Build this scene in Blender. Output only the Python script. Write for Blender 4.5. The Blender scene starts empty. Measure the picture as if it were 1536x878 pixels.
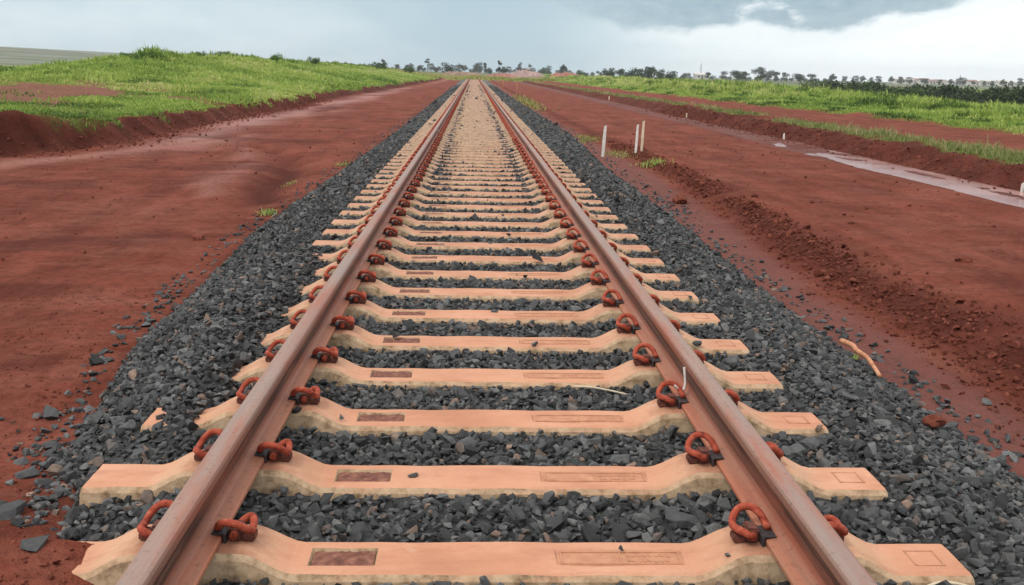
import bpy, bmesh, math, random
import numpy as np
from mathutils import Matrix, Vector, noise as mnoise

scene = bpy.context.scene
COL = scene.collection
R = math.radians

# ------------------------------------------------------------------ camera
CX, CZ = -0.0837, 1.4051
YAW, PITCH, ROLL = R(2.4554), R(12.62), R(1.2664)
cam_data = bpy.data.cameras.new('camera')
cam = bpy.data.objects.new('camera', cam_data)
COL.objects.link(cam)
fw = Vector((math.sin(YAW)*math.cos(PITCH), math.cos(YAW)*math.cos(PITCH), -math.sin(PITCH)))
rt = Vector((math.cos(YAW), -math.sin(YAW), 0))
up = rt.cross(fw)
r2 = rt*math.cos(ROLL) + up*math.sin(ROLL)
u2 = -rt*math.sin(ROLL) + up*math.cos(ROLL)
m = Matrix((r2, u2, -fw)).transposed().to_4x4()
m.translation = Vector((CX, 0, CZ))
cam.matrix_world = m
cam_data.sensor_width = 36.0
cam_data.lens = 36.0*1473.4/1536.0
cam_data.clip_start = 0.05
cam_data.clip_end = 9000
scene.camera = cam

# ------------------------------------------------------------------ sky + sun
SUN_DIR = Vector((-0.45, -0.40, 0.80)).normalized()
sun_el = math.asin(SUN_DIR.z)
sun_az = math.atan2(SUN_DIR.x, SUN_DIR.y)
world = bpy.data.worlds.new('World')
scene.world = world
world.use_nodes = True
nt = world.node_tree
nt.nodes.clear()
N = nt.nodes.new
L = nt.links.new
out = N('ShaderNodeOutputWorld')
bg = N('ShaderNodeBackground')
SKY_STRENGTH = 0.10
bg.inputs['Strength'].default_value = SKY_STRENGTH
L(bg.outputs[0], out.inputs[0])
sky = N('ShaderNodeTexSky')
sky.sky_type = 'NISHITA'
sky.sun_disc = False
sky.sun_elevation = sun_el
sky.sun_rotation = sun_az
sky.air_density = 1.2
sky.dust_density = 2.0
tc = N('ShaderNodeTexCoord')
sep = N('ShaderNodeSeparateXYZ')
L(tc.outputs['Generated'], sep.inputs[0])


def wmath(op, a, b=None, c=None, clamp=False):
    n = N('ShaderNodeMath')
    n.operation = op
    n.use_clamp = clamp
    for i, v in enumerate((a, b, c)):
        if v is None:
            continue
        if isinstance(v, (int, float)):
            n.inputs[i].default_value = v
        else:
            L(v, n.inputs[i])
    return n.outputs[0]


def wramp(fac, stops, interp='LINEAR'):
    n = N('ShaderNodeValToRGB')
    n.color_ramp.interpolation = interp
    el = n.color_ramp.elements
    while len(el) < len(stops):
        el.new(0.5)
    for e, (p, c) in zip(el, stops):
        e.position = p
        e.color = (c, c, c, 1) if isinstance(c, (int, float)) else (*c, 1)
    L(fac, n.inputs[0])
    return n.outputs[0]


def wmix(f, a, b):
    n = N('ShaderNodeMix')
    n.data_type = 'RGBA'
    if isinstance(f, (int, float)):
        n.inputs[0].default_value = f
    else:
        L(f, n.inputs[0])
    for i, v in ((6, a), (7, b)):
        if isinstance(v, tuple):
            n.inputs[i].default_value = (*v, 1)
        else:
            L(v, n.inputs[i])
    return n.outputs[2]


def wnoise(vec, scale, detail=5, rough=0.55):
    n = N('ShaderNodeTexNoise')
    L(vec, n.inputs['Vector'])
    n.inputs['Scale'].default_value = scale
    n.inputs['Detail'].default_value = detail
    n.inputs['Roughness'].default_value = rough
    return n.outputs[0]


azr = wmath('ARCTAN2', sep.outputs[0], sep.outputs[1])
az = wmath('MULTIPLY', azr, 57.2958)
elv = wmath('MULTIPLY', wmath('ARCSINE', sep.outputs[2]), 57.2958)
comb = N('ShaderNodeCombineXYZ')
L(az, comb.inputs[0])
L(wmath('MULTIPLY', elv, 2.2), comb.inputs[1])
vec = comb.outputs[0]
n_big = wnoise(vec, 0.09, 4, 0.5)
n_mid = wnoise(vec, 0.32, 6, 0.6)
n_fine = wnoise(vec, 0.9, 5, 0.6)
# azimuth 0..1 over -35..35 degrees
azf = wmath('ADD', wmath('DIVIDE', az, 70.0), 0.5, clamp=True)


def A(d):
    return (d+35)/70.0


# lower edge (in degrees / 10) of the dark cloud bank hanging over the right half
edge = wmath('MULTIPLY', wramp(azf, [(A(-8), 0.80), (A(2), 0.62), (A(5), 0.36), (A(8.5), 0.27), (A(12), 0.25), (A(15.5), 0.31),
                                     (A(17.5), 0.25), (A(20), 0.26), (A(24), 0.36), (A(29), 0.47), (A(34), 0.52)]), 10.0)
edge_n = wmath('ADD', edge, wmath('MULTIPLY', wmath('SUBTRACT', n_mid, 0.5), 1.5))
d_edge = wmath('SUBTRACT', elv, edge_n)          # >0 : in the dark bank
dark = wmath('SMOOTH_MIN', wmath('ADD', wmath('MULTIPLY', d_edge, 2.2), 0.5, clamp=True), 1.0, 0.1)
soft = wmath('ADD', wmath('MULTIPLY', d_edge, 0.6), 0.5, clamp=True)
darkm = wmath('MULTIPLY', wramp(azf, [(A(2), 0.0), (A(7), 0.8), (A(11), 1.0)]), wmath('ADD', wmath('MULTIPLY', dark, 0.75), wmath('MULTIPLY', soft, 0.25)))
# rain curtain, left-of-centre veil
rain = wmath('MULTIPLY', wramp(azf, [(A(-14), 0.0), (A(-7), 0.5), (A(-1), 1.0), (A(3), 0.9), (A(8), 0.25), (A(12), 0.0)]),
             wmath('ADD', wmath('MULTIPLY', n_big, 0.5), 0.6))
left = wramp(n_big, [(0.3, (0.53, 0.685, 0.755)), (0.5, (0.66, 0.80, 0.855)), (0.7, (0.80, 0.905, 0.945))])
glow = wramp(azf, [(A(4), 0.0), (A(12), 0.55), (A(22), 1.0)])
c = wmix(glow, left, (1.13, 1.19, 1.20))
c = wmix(wmath('MULTIPLY', wmath('SUBTRACT', n_fine, 0.47), 0.8, clamp=True), c, (0.66, 0.80, 0.86))
c = wmix(rain, c, (0.475, 0.635, 0.725))
c = wmix(wmath('MULTIPLY', wramp(n_mid, [(0.42, 0.0), (0.62, 1.0)]), wmath('MULTIPLY', wramp(azf, [(A(-28), 1.0), (A(-8), 1.0), (A(0), 0.0)]), 0.28)), c, (0.83, 0.92, 0.955))
darkcol = wmix(n_fine, (0.27, 0.41, 0.50), (0.54, 0.68, 0.76))
c = wmix(darkm, c, darkcol)
# bright rim just below the edge of the bank
rim = wmath('MULTIPLY', wmath('SUBTRACT', 1.0, wmath('MULTIPLY', wmath('ABSOLUTE', wmath('ADD', d_edge, 0.45)), 1.7), clamp=True),
            wramp(azf, [(A(7), 0.0), (A(13), 0.75), (A(30), 0.7)]))
c = wmix(rim, c, (1.0, 1.06, 1.08))
# bright curl of cloud breaking the edge of the bank
ca = wmath('SUBTRACT', az, 16.2)
ce = wmath('MULTIPLY', wmath('SUBTRACT', elv, 3.0), 1.5)
cr = wmath('SQRT', wmath('ADD', wmath('MULTIPLY', ca, ca), wmath('MULTIPLY', ce, ce)))
curl = wmath('SUBTRACT', 1.0, wmath('MULTIPLY', wmath('ABSOLUTE', wmath('SUBTRACT', cr, wmath('ADD', 0.95, n_mid))), 1.9), clamp=True)
curl = wmath('MULTIPLY', curl, wmath('MULTIPLY', wmath('ADD', ce, 0.5), 1.3, clamp=True))
c = wmix(wmath('MULTIPLY', curl, wramp(n_fine, [(0.38, 0.1), (0.6, 0.8)])), c, (0.96, 1.03, 1.06))
hiL = wmath('MULTIPLY', wmath('MULTIPLY', wmath('SUBTRACT', elv, 2.4), 0.35, clamp=True), wramp(azf, [(A(-30), 0.35), (A(-10), 0.6), (A(4), 0.7), (A(8), 0.0)]))
c = wmix(wmath('MULTIPLY', hiL, wmath('ADD', n_mid, 0.4)), c, (0.44, 0.59, 0.68))
# high dome: broken bright overcast
hi = wmath('DIVIDE', wmath('SUBTRACT', elv, 8.0), 14.0, clamp=True)
dome = wramp(n_big, [(0.3, (1.00, 1.03, 1.06)), (0.7, (1.42, 1.42, 1.42))])
c = wmix(hi, c, dome)
scale = N('ShaderNodeVectorMath')
scale.operation = 'SCALE'
L(c, scale.inputs[0])
scale.inputs['Scale'].default_value = 1.0/SKY_STRENGTH
final = wmix(0.04, scale.outputs[0], sky.outputs[0])
L(final, bg.inputs['Color'])

sun_data = bpy.data.lights.new('sun', 'SUN')
sun_data.energy = 1.5
sun_data.angle = R(14)
sun_data.color = (1.0, 0.95, 0.87)
sun = bpy.data.objects.new('sun', sun_data)
sun.rotation_euler = SUN_DIR.to_track_quat('Z', 'Y').to_euler()
sun.location = (0, 0, 30)
COL.objects.link(sun)

scene.view_settings.view_transform = 'Standard'
scene.view_settings.look = 'None'
scene.view_settings.exposure = 0.0
scene.view_settings.gamma = 1.0
scene.view_settings.use_curve_mapping = False
scene.cycles.max_bounces = 6
scene.cycles.transparent_max_bounces = 8

rng = np.random.default_rng(7)
random.seed(7)


# ------------------------------------------------------------------ noise (numpy)
def _h(ix, iy, s):
    n = (ix.astype(np.int64)*374761393 + iy.astype(np.int64)*668265263 + s*1442695041) & 0xffffffff
    n = ((n ^ (n >> 13))*1274126177) & 0xffffffff
    n = (n ^ (n >> 16))
    return (n & 0xffff)/65535.0


def vn(x, y, s=0):
    x = np.asarray(x, float)
    y = np.asarray(y, float)
    x0 = np.floor(x)
    y0 = np.floor(y)
    fx = x-x0
    fy = y-y0
    fx = fx*fx*(3-2*fx)
    fy = fy*fy*(3-2*fy)
    a = _h(x0, y0, s)
    b = _h(x0+1, y0, s)
    c_ = _h(x0, y0+1, s)
    d = _h(x0+1, y0+1, s)
    return (a*(1-fx)+b*fx)*(1-fy)+(c_*(1-fx)+d*fx)*fy


def fbm(x, y, s=0, o=4):
    v = 0
    a = 0.5
    t = 0
    for i in range(o):
        v = v+a*vn(np.asarray(x)*2**i+13.7*i, np.asarray(y)*2**i+7.1*i, s+i*17)
        t += a
        a *= 0.5
    return v/t


def ss(a, b, x):
    t = np.clip((np.asarray(x, float)-a)/(b-a), 0, 1)
    return t*t*(3-2*t)


# ------------------------------------------------------------------ object helpers
def tag(o, label=None, cat=None, group=None, kind=None):
    if label:
        o['label'] = label
    if cat:
        o['category'] = cat
    if group:
        o['group'] = group
    if kind:
        o['kind'] = kind
    return o


def link(name, me, mat=None, parent=None):
    o = bpy.data.objects.new(name, me)
    COL.objects.link(o)
    if mat is not None and me is not None and len(me.materials) == 0:
        me.materials.append(mat)
    if parent is not None:
        o.parent = parent
    return o


def empty(name, loc, rz=0.0, scale=1.0):
    o = bpy.data.objects.new(name, None)
    o.empty_display_size = 0.2
    o.location = loc
    o.rotation_euler = (0, 0, rz)
    o.scale = (scale,)*3
    COL.objects.link(o)
    return o


def copy_tree(o, parent=None):
    c_ = o.copy()
    COL.objects.link(c_)
    c_.parent = parent
    for ch in list(o.children):
        copy_tree(ch, c_)
    return c_


def np_mesh(name, V, F, smooth=False, attr=None, tri=None):
    """V (n,3); F (m,k) int array, or list of such arrays of different k"""
    me = bpy.data.meshes.new(name)
    Fs = F if isinstance(F, list) else [F]
    nl = sum(f.size for f in Fs)
    nf = sum(len(f) for f in Fs)
    me.vertices.add(len(V))
    me.vertices.foreach_set('co', np.ascontiguousarray(V, dtype=np.float32).ravel())
    me.loops.add(nl)
    me.loops.foreach_set('vertex_index', np.concatenate([f.ravel() for f in Fs]).astype(np.int32))
    me.polygons.add(nf)
    tot = np.concatenate([np.full(len(f), f.shape[1], dtype=np.int32) for f in Fs])
    start = np.concatenate([[0], np.cumsum(tot)[:-1]]).astype(np.int32)
    me.polygons.foreach_set('loop_start', start)
    me.polygons.foreach_set('loop_total', tot)
    me.polygons.foreach_set('use_smooth', np.full(nf, bool(smooth)))
    if attr:
        for nm, val in attr.items():
            if val.ndim == 1:
                a = me.attributes.new(nm, 'FLOAT', 'POINT')
                a.data.foreach_set('value', val.astype(np.float32))
            else:
                a = me.attributes.new(nm, 'FLOAT_COLOR', 'POINT')
                a.data.foreach_set('color', val.astype(np.float32).ravel())
    me.update()
    me.validate()
    return me


def bm_mesh(name, bm, smooth=False):
    me = bpy.data.meshes.new(name)
    bm.normal_update()
    bm.to_mesh(me)
    bm.free()
    if smooth:
        me.polygons.foreach_set('use_smooth', [True]*len(me.polygons))
    return me


# ------------------------------------------------------------------ material helper
class Mat:
    def __init__(self, name, rough=0.8, spec=0.3):
        self.m = bpy.data.materials.new(name)
        self.m.use_nodes = True
        self.t = self.m.node_tree
        self.b = self.t.nodes['Principled BSDF']
        self.b.inputs['Roughness'].default_value = rough
        self.b.inputs['Specular IOR Level'].default_value = spec
        self.tc = None

    def n(self, ty, **kw):
        x = self.t.nodes.new(ty)
        for k, v in kw.items():
            setattr(x, k, v)
        return x

    def l(self, a, b):
        self.t.links.new(a, b)

    def pos(self, which='world'):
        if which == 'world':
            return self.n('ShaderNodeNewGeometry').outputs['Position']
        return self.n('ShaderNodeTexCoord').outputs['Object']

    def noise(self, vec, scale, detail=4, rough=0.55, stretch=None):
        if stretch:
            mp = self.n('ShaderNodeMapping')
            mp.inputs['Scale'].default_value = stretch
            self.l(vec, mp.inputs[0])
            vec = mp.outputs[0]
        x = self.n('ShaderNodeTexNoise')
        self.l(vec, x.inputs['Vector'])
        x.inputs['Scale'].default_value = scale
        x.inputs['Detail'].default_value = detail
        x.inputs['Roughness'].default_value = rough
        return x.outputs[0]

    def ramp(self, fac, stops):
        x = self.n('ShaderNodeValToRGB')
        el = x.color_ramp.elements
        while len(el) < len(stops):
            el.new(0.5)
        for e, (p, c_) in zip(el, stops):
            e.position = p
            e.color = (c_, c_, c_, 1) if isinstance(c_, (int, float)) else (*c_, 1)
        self.l(fac, x.inputs[0])
        return x.outputs[0]

    def mix(self, f, a, b, blend='MIX'):
        x = self.n('ShaderNodeMix', data_type='RGBA', blend_type=blend)
        for i, v in ((0, f), (6, a), (7, b)):
            if isinstance(v, (int, float)):
                x.inputs[i].default_value = v
            elif isinstance(v, tuple):
                x.inputs[i].default_value = (*v, 1)
            else:
                self.l(v, x.inputs[i])
        return x.outputs[2]

    def math(self, op, a, b=None, clamp=False):
        x = self.n('ShaderNodeMath', operation=op, use_clamp=clamp)
        for i, v in enumerate((a, b)):
            if v is None:
                continue
            if isinstance(v, (int, float)):
                x.inputs[i].default_value = v
            else:
                self.l(v, x.inputs[i])
        return x.outputs[0]

    def attr(self, nm):
        return self.n('ShaderNodeAttribute', attribute_name=nm)

    def color(self, s):
        self.l(s, self.b.inputs['Base Color'])

    def bump(self, h, strength=0.4, dist=0.02):
        x = self.n('ShaderNodeBump')
        x.inputs['Strength'].default_value = strength
        x.inputs['Distance'].default_value = dist
        self.l(h, x.inputs['Height'])
        self.l(x.outputs[0], self.b.inputs['Normal'])


# ------------------------------------------------------------------ layout constants
Y0, SP, SW, HL = 2.574, 0.600, 0.208, 1.40      # first sleeper's near edge, spacing, top width, half length
NS = 300
RAILX, SEAT = 0.869, 0.060
TRACK_END = Y0+SP*NS


def bal_left(Y):
    return np.interp(Y, [2.0, 2.79, 2.90, 3.25, 4.3, 5.6, 7, 10, 16, 30, 60, 200], [-0.98, -1.00, -1.41, -1.49, -1.90, -2.14, -2.2, -2.38, -2.33, -2.27, -2.36, -2.5])


def bal_right(Y):
    return np.interp(Y, [2, 4, 7, 12, 18, 27, 60, 200], [2.42, 2.38, 2.33, 2.40, 2.44, 2.74, 2.6, 2.6])


def bed_height(X, Y):
    """top of the ballast bed (before the loose stones)"""
    X = np.asarray(X, float)
    Y = np.asarray(Y, float)
    aX = np.abs(X)
    h = np.full(np.broadcast(X, Y).shape, -0.024)
    h = h+0.018*ss(0.62, 0.74, aX)*(1-ss(1.0, 1.15, aX))
    h = h+0.028*np.exp(-((aX-0.60)/0.16)**2)*ss(8, 14, Y)
    h = h-0.017*np.exp(-((aX-0.0)/0.42)**2)*ss(9, 16, Y)-0.012*ss(1.05, 1.15, aX)*(1-ss(1.35, 1.5, aX))*ss(9, 16, Y)
    h = np.where((X < -1.02), h+0.095*ss(-1.11, -1.28, X)*ss(3.5, 3.85, Y)*(1-0.95*ss(5.6, 8.6, Y))*(0.7+0.6*fbm(X*2, Y*1.7, 3, 2)), h)
    eL = bal_left(Y)
    eR = bal_right(Y)
    tl = np.clip((X-eL)/(0.62-0.38*ss(3.9, 3.0, Y)), 0, 1)
    tr = np.clip((eR-X)/0.80, 0, 1)
    low = -0.30+0.235*ss(4.8, 2.8, Y)*(X < 0)
    t = np.minimum(tl, tr)
    t = t*(1.35-0.35*t)
    return low+(h-low)*np.clip(t, 0, 1)+0.02*(fbm(X*3, Y*3, 5, 3)-0.5)


MOUND_Y = [10, 18, 25, 33, 40, 50, 66, 85, 100, 140, 190, 230, 270, 330, 420]
MOUND_Z = [0.45, 0.5, 0.55, 0.70, 0.95, 1.30, 1.90, 2.05, 1.98, 1.95, 1.75, 1.35, 0.85, 0.2, -0.1]


def bank_x(Y):
    """left foot of the cut bank (positive distance to the left)"""
    return np.interp(Y, [0, 12, 17, 19.5, 22, 40, 60, 90, 120, 170, 230, 400], [12, 10.2, 9.0, 8.0, 7.75, 7.9, 8.0, 7.2, 7.0, 6.6, 6.4, 6.4])+0.5*(fbm(Y*0.35, Y*0+3, 21, 3)-0.5)


def ridge_x(Y):
    return np.interp(Y, [0, 5, 7.5, 10, 16, 24, 40, 200], [2.98, 2.96, 2.78, 2.88, 3.15, 3.15, 3.0, 3.1])+0.22*(fbm(Y*0.8, Y*0+9, 31, 3)-0.5)


def ground(X, Y, masks=False):
    X = np.asarray(X, float)
    Y = np.asarray(Y, float)
    far = ss(120, 330, Y)
    z = np.full(np.broadcast(X, Y).shape, -0.25)
    rough = np.zeros_like(z)
    # ---------- left side : flat soil
    zl = z+0.06*(fbm(X*0.30, Y*0.35, 2, 3)-0.5)+0.045*(fbm(X*0.45+Y*0.25, Y*1.3-X*0.12, 6, 3)-0.5)*ss(-1.9, -2.9, X)
    zl = zl+0.225*ss(4.6, 2.7, Y)*np.exp(-((X+1.45)/0.85)**2)
    heap = np.exp(-((X+1.62)/0.50)**6)*ss(2.83, 2.745, Y+0.05*(fbm(X*5, Y*0, 8, 2)-0.5))
    zl = zl*(1-heap)+heap*(0.016+0.02*(fbm(X*4, Y*4, 9, 3)-0.3))
    # little gully by the ballast at Y 13..17, and its pale rim
    gx = np.interp(Y, [10, 13, 15, 17, 19, 21, 24, 27], [-2.72, -2.9, -3.0, -3.15, -3.55, -4.3, -6.2, -8.0])+0.35*(fbm(Y*0.7, Y*0, 87, 3)-0.5)
    zl = zl-0.12*np.exp(-((X-gx)/0.25)**2)*ss(11.5, 13.5, Y)*(1-ss(20, 25, Y))
    zl = zl+0.07*(fbm(X*1.6, Y*1.2, 86, 4)-.2)*np.exp(-((X-gx+0.75)/0.35)**2)*ss(10, 13, Y)*(1-ss(20, 26, Y))
    # bank
    bx = bank_x(Y)
    s = -X-bx
    hc = (0.33+0.30*ss(26, 18, Y))*(1-0.6*ss(120, 220, Y))*(0.75+0.5*fbm(X*0.9, Y*0.9, 44, 3))
    cut = hc*ss(0, 0.55, s)+0.24*(fbm(X*2.2, Y*2.2, 45, 4)-0.5)*ss(-0.1, 0.25, s)*(1-ss(1.0, 2.0, s))
    crest = np.interp(Y, MOUND_Y, MOUND_Z)
    top = -0.25+hc
    slope = np.clip((crest-top), -1, 5)*np.clip((s-0.5)/11.5, 0, 1)**0.9
    rnd = ss(10.0, 14.0, s)
    back = -(crest-0.1)*0.95*ss(12.5-3.5*ss(75, 50, Y), 36-12*ss(80, 55, Y), s)
    zl = zl+cut+slope*(s > 0)+0.12*rnd*(fbm(X*.25, Y*.25, 61, 3)-.5)+back*(crest > .2)
    zl = zl+0.22*(fbm(X*0.45, Y*0.35, 71, 3)-0.5)*ss(0.6, 3, s)
    # ---------- right side
    rx = ridge_x(Y)
    near = 1-ss(14, 24, Y)
    zr = z-0.015+0.02*(fbm(X*1.5, Y*1.0, 12, 3)-0.5)
    step = 0.12*(0.5+0.5*near)
    zr = zr+step*ss(-0.05, 0.62, X-rx)
    clod = np.exp(-((X-rx-0.26)/(0.17+0.13*ss(12, 5, Y)))**2)
    zr = zr+clod*(0.012+0.075*(fbm(X*4.5, Y*4.5, 13, 4)-0.35))*(0.35+0.65*near)
    zr = zr+0.045*(fbm(X*0.5, Y*0.12, 14, 3)-0.5)*ss(3.4, 4.2, X)
    # wheel grooves along the road
    zr = zr-0.018*(np.exp(-((X-4.6-0.12*np.sin(Y*.23))/0.22)**2)+np.exp(-((X-6.2-0.12*np.sin(Y*.23+.4))/0.22)**2))
    gy = 8.15+0.25*(fbm(Y*0.2, Y*0, 15, 2)-0.5)
    dip = ss(6.9, 7.7, X)*(1-ss(8.55, 8.75, X))
    zr = zr-(step-0.0+0.015)*ss(6.8, 7.8, X)
    zr = zr+(0.085*(fbm(X*2.2, Y*0.6, 16, 4)-0.5)+0.022*ss(16, 24, Y))*dip
    bx2 = 8.72+0.35*(fbm(Y*0.4, Y*0+4, 17, 3)-0.5)
    s2 = X-bx2
    h2 = 0.30*(1-0.25*ss(40, 90, Y))
    zr = zr+h2*ss(0, 0.75, s2)*(0.9+0.25*fbm(X*1.2, Y*1.2, 18, 3))
    zr = zr+0.17*(fbm(X*2.4, Y*2.4, 19, 4)-0.45)*ss(0, .3, s2)*(1-ss(1.9, 2.6, s2))
    zr = zr-0.05*ss(2.0, 2.6, s2)
    zr = zr+0.035*(fbm(X*1.0, Y*0.10, 20, 3)-0.5)*ss(2.2, 3, s2)
    fx = 15.2+0.9*(fbm(Y*0.12, Y*0+2, 22, 3)-0.5)
    s3 = X-fx
    rr = np.interp(Y, [10, 30, 45, 60, 80, 110, 200, 400], [0.0, 0.0, 0.02, 0.15, 0.36, 0.55, 0.45, 0.1])
    zr = zr+0.14*ss(0, 0.7, s3)+rr*ss(0.5, 12, s3)+(0.25*(fbm(X*.3, Y*.22, 23, 3)-0.5)+0.30*(fbm(X*.75, Y*.45, 24, 3)-0.5))*ss(1, 4, s3)
    zr = zr-(rr+1.9)*ss(6+4*ss(60, 110, Y), 38, s3)*(1-0.5*far)
    w = ss(-0.5, 0.5, X)
    z = zl*(1-w)+zr*w
    # beneath the ballast the soil drops out of sight
    eL, eR = bal_left(Y), bal_right(Y)
    under = ss(0.02, 0.25, X-eL)*ss(0.02, 0.25, eR-X)*(1-ss(TRACK_END-4, TRACK_END+2, Y))
    z = z*(1-under)+(-0.40)*under
    # distant land
    hill = 17*ss(-30, -560, X)*ss(330, 950, Y)
    z = z+hill+ss(250, 560, Y)*(0.9*ss(-200, 40, X)-0.6*ss(60, 260, X))
    z = z+ss(TRACK_END+3, TRACK_END+25, Y)*0.55*np.exp(-((X-1)/9.0)**2)*(1-ss(240, 320, Y))*(0.6+0.8*fbm(X*.2, Y*.1, 90, 3))
    z = z-ss(1500, 3800, Y)*np.maximum(0, hill)*0.2
    if not masks:
        return z
    # ---------- masks : grass, wet, pale (dust and painted damp sheen), dark damp
    lb = ss(0.45, 0.80, s-0.55*(fbm(X*1.1, Y*1.1, 50, 4)-0.5)*2)
    patch = fbm(X*0.28, Y*0.16, 51, 4)
    bare = np.exp(-((Y-31)/8.5)**2)*np.exp(-((X+16.0)/7.5)**2)*1.9*ss(0.26, 0.58, patch)*(0.55+0.9*ss(.35, .6, fbm(X*0.9, Y*0.5, 57, 3)))
    bare = np.maximum(bare, ss(0.55, 0.72, fbm(X*0.6, Y*0.6, 52, 3))*ss(27, 19, Y))
    gl = lb*(1-np.clip(bare, 0, 1))
    berm = ss(0.75, 1.2, s2+0.5*(fbm(X*1.2, Y*.8, 53, 3)-0.5))*(1-ss(1.9, 2.4, s2))*ss(0.42, 0.60, fbm(X*0.7, Y*0.5, 54, 3)+0.06)
    field = ss(-0.2, 0.7, s3+0.8*(fbm(X*.8, Y*.5, 55, 3)-.5)*2)
    gr = np.maximum(berm*0.8, field)
    g = np.where(X < 0, gl, gr)
    g = np.maximum(g, ss(TRACK_END+2, TRACK_END+16, Y+6*(fbm(X*.3, Y*.1, 58, 3)-.5)*np.ones_like(X))*ss(.46, .60, fbm(X*.10, Y*.03, 59, 3)+0.10*ss(12, 40, np.abs(X))))
    g = np.clip(g, 0, 1)
    wet = dip*ss(6.9, 7.4, X)*0.9
    wet = np.maximum(wet, 0.80*np.exp(-((X+6.8-0.2*np.sin(Y*.3))/0.65)**2)*ss(20, 24, Y)*(1-ss(70, 110, Y)))
    strip = ss(0.0, -0.25, X-rx)*(X > 0)
    pale = 0.95*np.exp(-((X+6.6-0.3*np.sin(Y*.35))/0.8)**2)*ss(18, 23, Y)*(1-ss(75, 120, Y))*ss(.3, .6, fbm(X*.8, Y*.3, 81, 3))  # sheen of the damp ground near the bank, painted as a pale band
    pale = np.maximum(pale, 0.38*ss(.3, .6, fbm(X*1.5, Y*.9, 88, 3))*np.exp(-((X-gx+0.8)/0.3)**2)*ss(10, 13, Y)*(1-ss(20, 26, Y)))
    pale = np.maximum(pale, 0.6*np.exp(-((-X-bx+1.2)/0.5)**2)*(X < 0)*ss(.35, .6, fbm(X*.5, Y*.2, 82, 3)))
    dk = 1.0*clod*(X > 0)*ss(0.18, 0.45, fbm(X*1.2, Y*1.2, 56, 3)+0.12)*(0.65+0.35*near)
    dk = np.maximum(dk, (0.55+0.45*ss(.35, .6, fbm(X*2.5, Y*2.5, 84, 4)))*ss(-0.25, 0.10, s)*(1-ss(0.9, 1.6, s))*(X < 0))
    dk = np.maximum(dk, (0.6+0.4*ss(.35, .6, fbm(X*2.5, Y*2.5, 85, 4)))*ss(-0.15, 0.1, s2)*(1-ss(1.0, 2.2, s2))*(X > 0))
    dk = np.maximum(dk, 0.35*dip)
    dk = np.maximum(dk, 1.0*np.exp(-((X-gx)/0.26)**2)*ss(11.3, 13.0, Y)*(1-0.5*ss(16.5, 18, Y)-0.5*ss(20, 25, Y)))
    dk = np.maximum(dk, 0.55*(X < -2.4)*(X > -7)*ss(.60, .72, fbm(X*0.5+3, Y*1.1, 83, 4)))
    bank = ss(1.4, 2.4, s)*(X < 0)
    return z, g, np.clip(wet, 0, 1), np.clip(pale, 0, 1), np.clip(dk, 0, 1), strip, bank


# ------------------------------------------------------------------ ground material + mesh
M = Mat('red_soil', 0.9, 0.06)
P = M.pos()
msk = M.attr('mask')
sp_ = M.n('ShaderNodeSeparateColor')
M.l(msk.outputs['Color'], sp_.inputs[0])
strip_a = M.attr('strip').outputs['Fac']
n1 = M.noise(P, 0.55, 6, 0.6)
n2 = M.noise(P, 1.0, 8, 0.68, (2.0, 0.45, 1))
n3 = M.noise(P, 14, 5, 0.65)
n4 = M.noise(P, 70, 3, 0.6)
n5 = M.noise(P, 1.6, 8, 0.72, (0.9, 1.6, 1))
base = M.ramp(n1, [(0.30, (0.175, 0.042, 0.024)), (0.5, (0.240, 0.063, 0.038)), (0.70, (0.300, 0.094, 0.062))])
base = M.mix(M.ramp(n2, [(0.42, 0.0), (0.62, 0.75)]), base, (0.120, 0.030, 0.018))
base = M.mix(M.ramp(n5, [(0.47, 0.0), (0.68, 0.6)]), base, (0.315, 0.118, 0.083))
base = M.mix(M.math('MULTIPLY', strip_a, 0.7), base, M.mix(M.ramp(n3, [(0.4, 0.0), (0.62, 1.0)]), (0.300, 0.122, 0.102), (0.140, 0.070, 0.061)))
base = M.mix(sp_.outputs[2], base, (0.46, 0.230, 0.190))
base = M.mix(M.math('MULTIPLY', msk.outputs['Alpha'], 0.85), base, M.mix(n3, (0.040, 0.009, 0.006), (0.105, 0.026, 0.016)))
dryb = M.math('MULTIPLY', M.ramp(M.attr('bank').outputs['Fac'], [(0.3, 0.0), (0.6, 1.0)]), 0.6)
base = M.mix(dryb, base, M.ramp(n3, [(0.35, (0.17, 0.075, 0.045)), (0.6, (0.30, 0.17, 0.115))]))
grassc = M.ramp(M.noise(P, 0.35, 6, 0.6), [(0.3, (0.11, 0.17, 0.036)), (0.5, (0.19, 0.275, 0.055)), (0.7, (0.27, 0.35, 0.085))])
base = M.mix(M.math('MULTIPLY', sp_.outputs[0], 1.0, clamp=True), base, grassc)
sxy = M.n('ShaderNodeSeparateXYZ')
M.l(P, sxy.inputs[0])
base = M.mix(M.ramp(n3, [(0.35, 0.45), (0.55, 0.0)]), base, (0.075, 0.020, 0.012))
fard = M.n('ShaderNodeMapRange')
M.l(sxy.outputs[1], fard.inputs[0])
fard.inputs[1].default_value = 300
fard.inputs[2].default_value = 380
farc = M.ramp(M.noise(P, 0.010, 4, 0.6, (0.35, 1.6, 1)), [(0.30, (0.055, 0.085, 0.042)), (0.42, (0.13, 0.16, 0.08)), (0.49, (0.22, 0.22, 0.17)), (0.54, (0.085, 0.12, 0.05)), (0.64, (0.15, 0.115, 0.09)), (0.75, (0.07, 0.09, 0.05))])
base = M.mix(fard.outputs[0], base, farc)
base = M.mix(M.ramp(n4, [(0.62, 0.0), (0.80, 0.55)]), base, (0.33, 0.135, 0.085))
wetn = M.math('MULTIPLY', sp_.outputs[1], M.ramp(n5, [(0.35, 0.35), (0.6, 1.0)]))
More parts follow.
